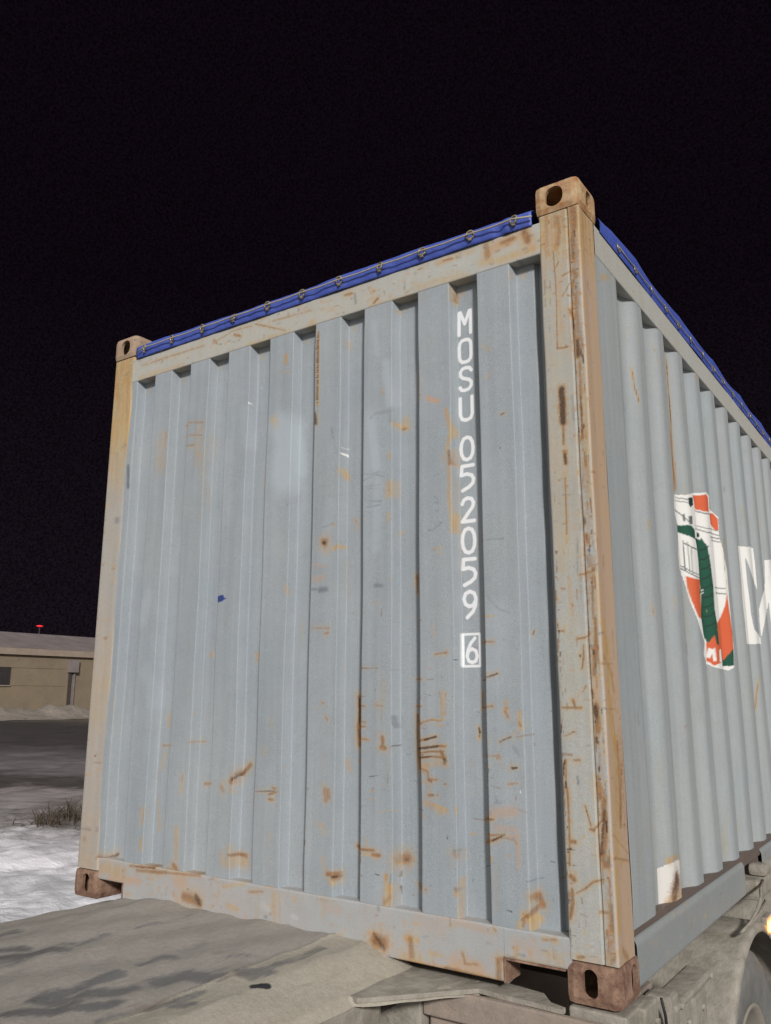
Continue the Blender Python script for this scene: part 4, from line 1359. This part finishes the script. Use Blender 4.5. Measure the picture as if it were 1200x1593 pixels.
rim_prof = [(.012, .295), (.020, .30), (.022, .285), (.0, .27), (-.05, .255), (-.12, .25), (-.13, .14), (-.06, .11), (-.02, .10), (-.01, .05), (-.01, .0005)]
for sgn, xo in ((1, 0), (-1, -CW)):
    for yc in (1.40, 2.71, 4.02):
        zc = -.648; mudguard(yc, zc, sgn, xo)
        w = bpy.data.objects.new('wheel', None); scene.collection.objects.link(w); w.parent = tr
        w.location = Vector((xo+sgn*.0, yc, zc+H))-tr.location
        for nm, pf, mt in (('tyre', tyre_prof, 'tyre'), ('rim', rim_prof, 'rim')):
            bb = B().lathe([(sgn*(x-.005), r_) for x, r_ in pf], (0, 0, 0), 64); me = bb.mesh(nm)
            o = bpy.data.objects.new(nm, me); scene.collection.objects.link(o); me.materials.append(M[mt]); o.parent = w
        if sgn == 1: B().tube([(-CW-.0+.25, yc, zc), (-.25, yc, zc)], .06, 12).add('axle', M['mud2'], tr)
# side marker lamp and loose wiring on the mudguard
b = B(); b.box(.066, .088, 1.60, 1.70, -.115, -.075, .008); lamp = b.add('side_marker_lamp', M['lamp'], tr); lamp['label'] = 'lit amber side marker lamp'
b = B(); b.box(.0860, .0920, 1.625, 1.650, -.103, -.085, .002); b.add('bulb', M['bulb'], lamp)
b = B(); b.box(.04, .066, 1.60, 1.72, -.125, -.060, .006); b.add('lamp_bracket', M['mud'], tr)
b = B(); b.box(-.10, .010, 1.80, 2.2, -.040, .045, .02); b.box(-.06, .020, 1.90, 2.2, .046, .10, .02); b.add('muddy_junction_box', M['mud'], tr)
B().tube([(.05, 1.20, -.035), (.062, 1.30, -.020), (.064, 1.42, -.002), (.060, 1.55, .028), (.03, 1.70, .030), (.01, 1.86, .04)], .006, 8).add('cable', M['mud'], tr)
B().tube([(.04, 1.22, -.045), (.058, 1.36, -.030), (.060, 1.50, -.022), (.04, 1.72, -.015)], .005, 8).add('cable', M['mud'], tr)

# ------------------------------------------------------------------ ground: one sheet, snow near, dark wheel-rutted road farther off
def axis_pts(lo, hi, d0, d1, step, grow=1.25):
    a = list(np.arange(d0, d1, step)); s_ = step
    while a[-1] < hi: s_ *= grow; a.append(a[-1]+s_)
    s_ = step; pre = []
    x = d0
    while x > lo: s_ *= grow; x -= s_; pre.append(x)
    return np.array(pre[::-1]+a)
gx = axis_pts(-600, 600, -17, -2.6, .07); gy = axis_pts(-600, 600, -.5, 13, .07)
X, Y = np.meshgrid(gx, gy, indexing='ij')
fwx, fwy = -math.sin(yaw), math.cos(yaw)
Tt = (X-.887)*fwx+(Y+2.433)*fwy
def fbm(X, Y, sc, seed, oct=4):
    r_ = np.random.default_rng(seed); out = np.zeros_like(X); a = 1.
    for o in range(oct):
        for k in range(5):
            th = r_.uniform(0, 6.28); f = sc*(2**o)*r_.uniform(.7, 1.3); out += a*np.sin((X*math.cos(th)+Y*math.sin(th))*f+r_.uniform(0, 6.28))/5
        a *= .55
    return out
near = np.clip((17-Tt)/4, 0, 1)*np.clip(Tt/4, 0, 1)
Zg = .10*near*np.abs(fbm(X, Y, 1.7, 3))+.045*near*fbm(X, Y, 5.0, 4, 3)+.03*np.clip(1-np.abs(Tt-20)/10, 0, 1)*fbm(X, Y, 1.2, 5)
Zg *= np.clip((-2.6-X)/1.2, 0, 1)
me = grid('ground', np.stack([X, Y, Zg], -1))
s = NT('snow_and_dark_road')
mp = s.n('ShaderNodeVectorMath'); mp.operation = 'SUBTRACT'; s.l(s.co.outputs['Object'], mp.inputs[0]); mp.inputs[1].default_value = (.887, -2.433, 0)
dt = s.n('ShaderNodeVectorMath'); dt.operation = 'DOT_PRODUCT'; s.l(mp.outputs[0], dt.inputs[0]); dt.inputs[1].default_value = (fwx, fwy, 0)
lat = s.n('ShaderNodeVectorMath'); lat.operation = 'DOT_PRODUCT'; s.l(mp.outputs[0], lat.inputs[0]); lat.inputs[1].default_value = (fwy, -fwx, 0)
t = dt.outputs['Value']; rut = s.noise(1, 6, .65, stretch=(.5, .9, 1), dist=.8)
warp = s.noise(.35, 6, .65)
lg = s.math('LOGARITHM', s.math('MAXIMUM', t, 1.0), 10)                  # log10 of the distance out
tt = s.math('ADD', lg, s.math('MULTIPLY', s.math('SUBTRACT', warp, .5), .22))
tt = s.math('MULTIPLY_ADD', lat.outputs['Value'], .004, tt)
rp = s.n('ShaderNodeValToRGB'); s.l(s.rng(tt, .8, 2.0), rp.inputs[0])
el = rp.color_ramp.elements; el[0].position = 0; el[0].color = (.13, .12, .115, 1); el[1].position = 1; el[1].color = (.20, .17, .15, 1)
def stop(d, c):
    k = el.new((math.log10(d)-.8)/1.2); k.color = (*c, 1)
stop(7.0, (.88, .88, .93)); stop(9, (.86, .86, .91)); stop(11.5, (.76, .74, .78)); stop(14.5, (.42, .39, .40)); stop(17.0, (.29, .26, .26)); stop(18.0, (.075, .062, .062)); stop(20.0, (.075, .062, .062)); stop(22, (.19, .17, .175)); stop(26, (.16, .145, .15)); stop(31, (.055, .047, .047)); stop(50, (.040, .034, .034)); stop(58, (.12, .10, .075))
n1 = s.noise(2.2, 7, .7, dist=.6); n2 = s.noise(9, 6, .7); g = s.noise(90, 3, .6)
col = s.scale(rp.outputs[0], s.rng(n1, .3, .7, .80, 1.15)); col = s.scale(col, s.rng(rut, .35, .65, .70, 1.2)); col = s.scale(col, s.rng(g, .3, .7, .9, 1.1))
dirt = s.math('MULTIPLY', s.rng(n2, .62, .72, 0, .6), s.rng(lg, .95, 1.15))
col = s.mix(dirt, col, (.10, .075, .055))
dv = s.n('ShaderNodeVectorMath'); dv.operation = 'DISTANCE'; s.l(s.co.outputs['Object'], dv.inputs[0]); dv.inputs[1].default_value = (-11.6, 7.4, 0)
bank = s.rng(s.math('ADD', dv.outputs['Value'], s.math('MULTIPLY', s.math('SUBTRACT', s.noise(1.1, 7, .75), .5), 7.0)), 1.2, 2.8, 1, 0)
col = s.mix(s.math('MULTIPLY', bank, .85), col, s.mix(n2, (.085, .068, .052), (.17, .145, .125)))
hgt_ = s.math('ADD', n1, s.math('MULTIPLY', n2, .5))
gm_ = s.fin(col, .75, hgt_, .8, .05)
gr_o = bpy.data.objects.new('ground', me); scene.collection.objects.link(gr_o); me.materials.append(gm_); tag(gr_o, 'snow covered yard turning into dark wheel rutted road', None, None, 'structure')

# bank of ploughed snow before the warehouse
P = []
sv = np.linspace(-30, 60, 120); wv = np.linspace(-5, 4, 24)
ax = Vector((-75.6+76.25-76.0, 44.0-.0, 0)); dirv = Vector((.2, 10.0, 0)).normalized(); nv = Vector((dirv.y, -dirv.x, 0))
for s1 in sv:
    row = []
    for w in wv:
        p = Vector((-68.5, 44.0, 0))+dirv*s1+nv*w; h = 1.05*math.exp(-(w/2.4)**2)*(1+.18*math.sin(s1*.9)+.12*math.sin(s1*2.3+1)+.08*math.sin(s1*5.1)) - .04
        row.append((p.x, p.y, h))
    P.append(row)
s = NT('dirty_ploughed_snow'); n1 = s.noise(1.2, 6, .7); col = s.mix(s.rng(n1, .35, .7), (.27, .235, .205), (.17, .145, .12)); M['bank'] = s.fin(col, .9, n1, .8, .2)
me = grid('snow_bank', np.array(P), flip=True); me.materials.append(M['bank']); o = bpy.data.objects.new('snow_bank', me); scene.collection.objects.link(o); tag(o, 'low bank of dirty ploughed snow along the warehouse', None, None, 'structure')

# ------------------------------------------------------------------ warehouse
wh_ = empty('warehouse', (-76, 50, 0), 'long low ochre warehouse with a grey roof and one dark window, across the road', 'warehouse')
s = NT('ochre_render'); n1 = s.noise(.5, 6, .65); n2 = s.noise(3, 5, .7); col = s.mix(s.rng(n1, .35, .65), (.215, .170, .110), (.18, .142, .102)); col = s.mix(s.rng(n2, .55, .75, 0, .5), col, (.11, .085, .065)); M['ochre'] = s.fin(col, .9, n2, .3, .05)
s = NT('frosted_roof_sheet'); n1 = s.noise(.6, 6, .65); col = s.mix(s.rng(n1, .35, .65), (.20, .17, .165), (.15, .125, .12)); M['roof'] = s.fin(col, .8, n1, .3, .05)
M['eave'] = simple('snowy_eave', (.24, .19, .15), (.29, .235, .19), 1.2, .9)
M['window'] = simple('unlit_window_glass', (.03, .028, .03), (.045, .04, .042), 2, .3)
def bld(s0, s1, w0, w1, z0, z1, name, mat, bev=.02, parent=wh_):
    d = dirv; mtx = Matrix((( d.x, -nv.x*-1, 0, -75.9), (d.y, nv.y, 0, 43.3), (0, 0, 1, 0), (0, 0, 0, 1)))
    b = B(); b.box(s0, s1, w0, w1, z0, z1, bev, mtx); return b.add(name, mat, parent, ground=True)
dirv = Vector((.25, 10.0, 0)).normalized(); nv = Vector((dirv.y, -dirv.x, 0))      # nv points towards the yard
wall = bld(-30, 45, -12, 0, 0, 6.0, 'wall', M['ochre'])
bld(-30.2, 45.2, .0, .35, 5.98, 6.62, 'eave', M['eave'])
mtx = Matrix(((dirv.x, nv.x, 0, -75.9), (dirv.y, nv.y, 0, 43.3), (0, 0, 1, 0), (0, 0, 0, 1)))
b = B(); b.prism([(.30, 6.63), (-5.5, 8.55), (-12.2, 6.2), (-12.0, 6.02), (0, 6.02)], -30.3, 45.3, lambda x, z, s_: tuple(mtx @ Vector((s_, x, z)))); b.add('roof', M['roof'], wh_, ground=True)
w_ = bld(-4.0, 1.35, .01, .10, 3.05, 4.75, 'window', M['window']); 
bld(-4.1, 1.45, .02, .14, 2.93, 3.04, 'sill', M['eave'], .01, w_)
bld(7.6, 8.6, .01, .5, 4.4, 5.7, 'vent_hood', M['roof']); bld(7.75, 7.95, .05, .25, 0, 4.4, 'downpipe', M['dark']); bld(8.2, 8.4, .05, .25, 0, 4.4, 'downpipe', M['roof'])
for zz_ in (3.0, 4.72): bld(1.46, 7.5, .005, .04, zz_, zz_+.05, 'wall_band', M['ochre'], 0)
# red obstruction light on a thin mast beyond the roof
mast = empty('light_mast', (-99.57, 62.77, 0), 'thin dark mast with a single red lamp glowing above the warehouse roof', 'light mast')
B().tube([(-99.57, 62.77, 0), (-99.57, 62.77, 10.9)], [.12, .06], 8).add('pole', M['dark'], mast, ground=True)
b = B(); bmesh.ops.create_uvsphere(b.bm, u_segments=16, v_segments=8, radius=.25)
for v in b.bm.verts: v.co = Vector((-99.57+v.co.x*1.7, 62.77+v.co.y*1.7, 11.05+v.co.z*.4))
b.add('red_lamp', M['red'], mast, ground=True)

# ------------------------------------------------------------------ dry weeds sticking out of the snow
wd = None
for i, (wx, wy, sc_) in enumerate([(-11.2, 5.9, .5), (-10.5, 6.4, .45), (-11.7, 6.6, .6)]):
    r_ = random.Random(i); b = B()
    for k in range(46):
        a = r_.uniform(0, 6.28); sp1 = r_.uniform(.02, .5)*sc_; h = r_.uniform(.15, .55)*sc_
        x0, y0 = r_.gauss(0, .16), r_.gauss(0, .16)
        p = [(wx+x0, wy+y0, -.02), (wx+x0+math.cos(a)*sp1*.35, wy+y0+math.sin(a)*sp1*.35, h*.6), (wx+x0+math.cos(a)*sp1, wy+y0+math.sin(a)*sp1, h)]
        b.tube(p, [.010, .007, .003], 4, False)
    me = b.mesh('dry_weeds'); me.materials.append(M['twig'])
    for v in me.vertices: v.co -= Vector((wx, wy, 0))
    o = bpy.data.objects.new('dry_weeds', me); scene.collection.objects.link(o); o.location = (wx, wy, .02)
    tag(o, ['small dry weed clump nearest the camera, between the other two in the snow', 'dry weed clump closest to the container, partly hidden by its left corner post', 'largest dry weed clump, furthest left in the snow before the dark road'][i], 'weeds', 'dry weeds in the snow')
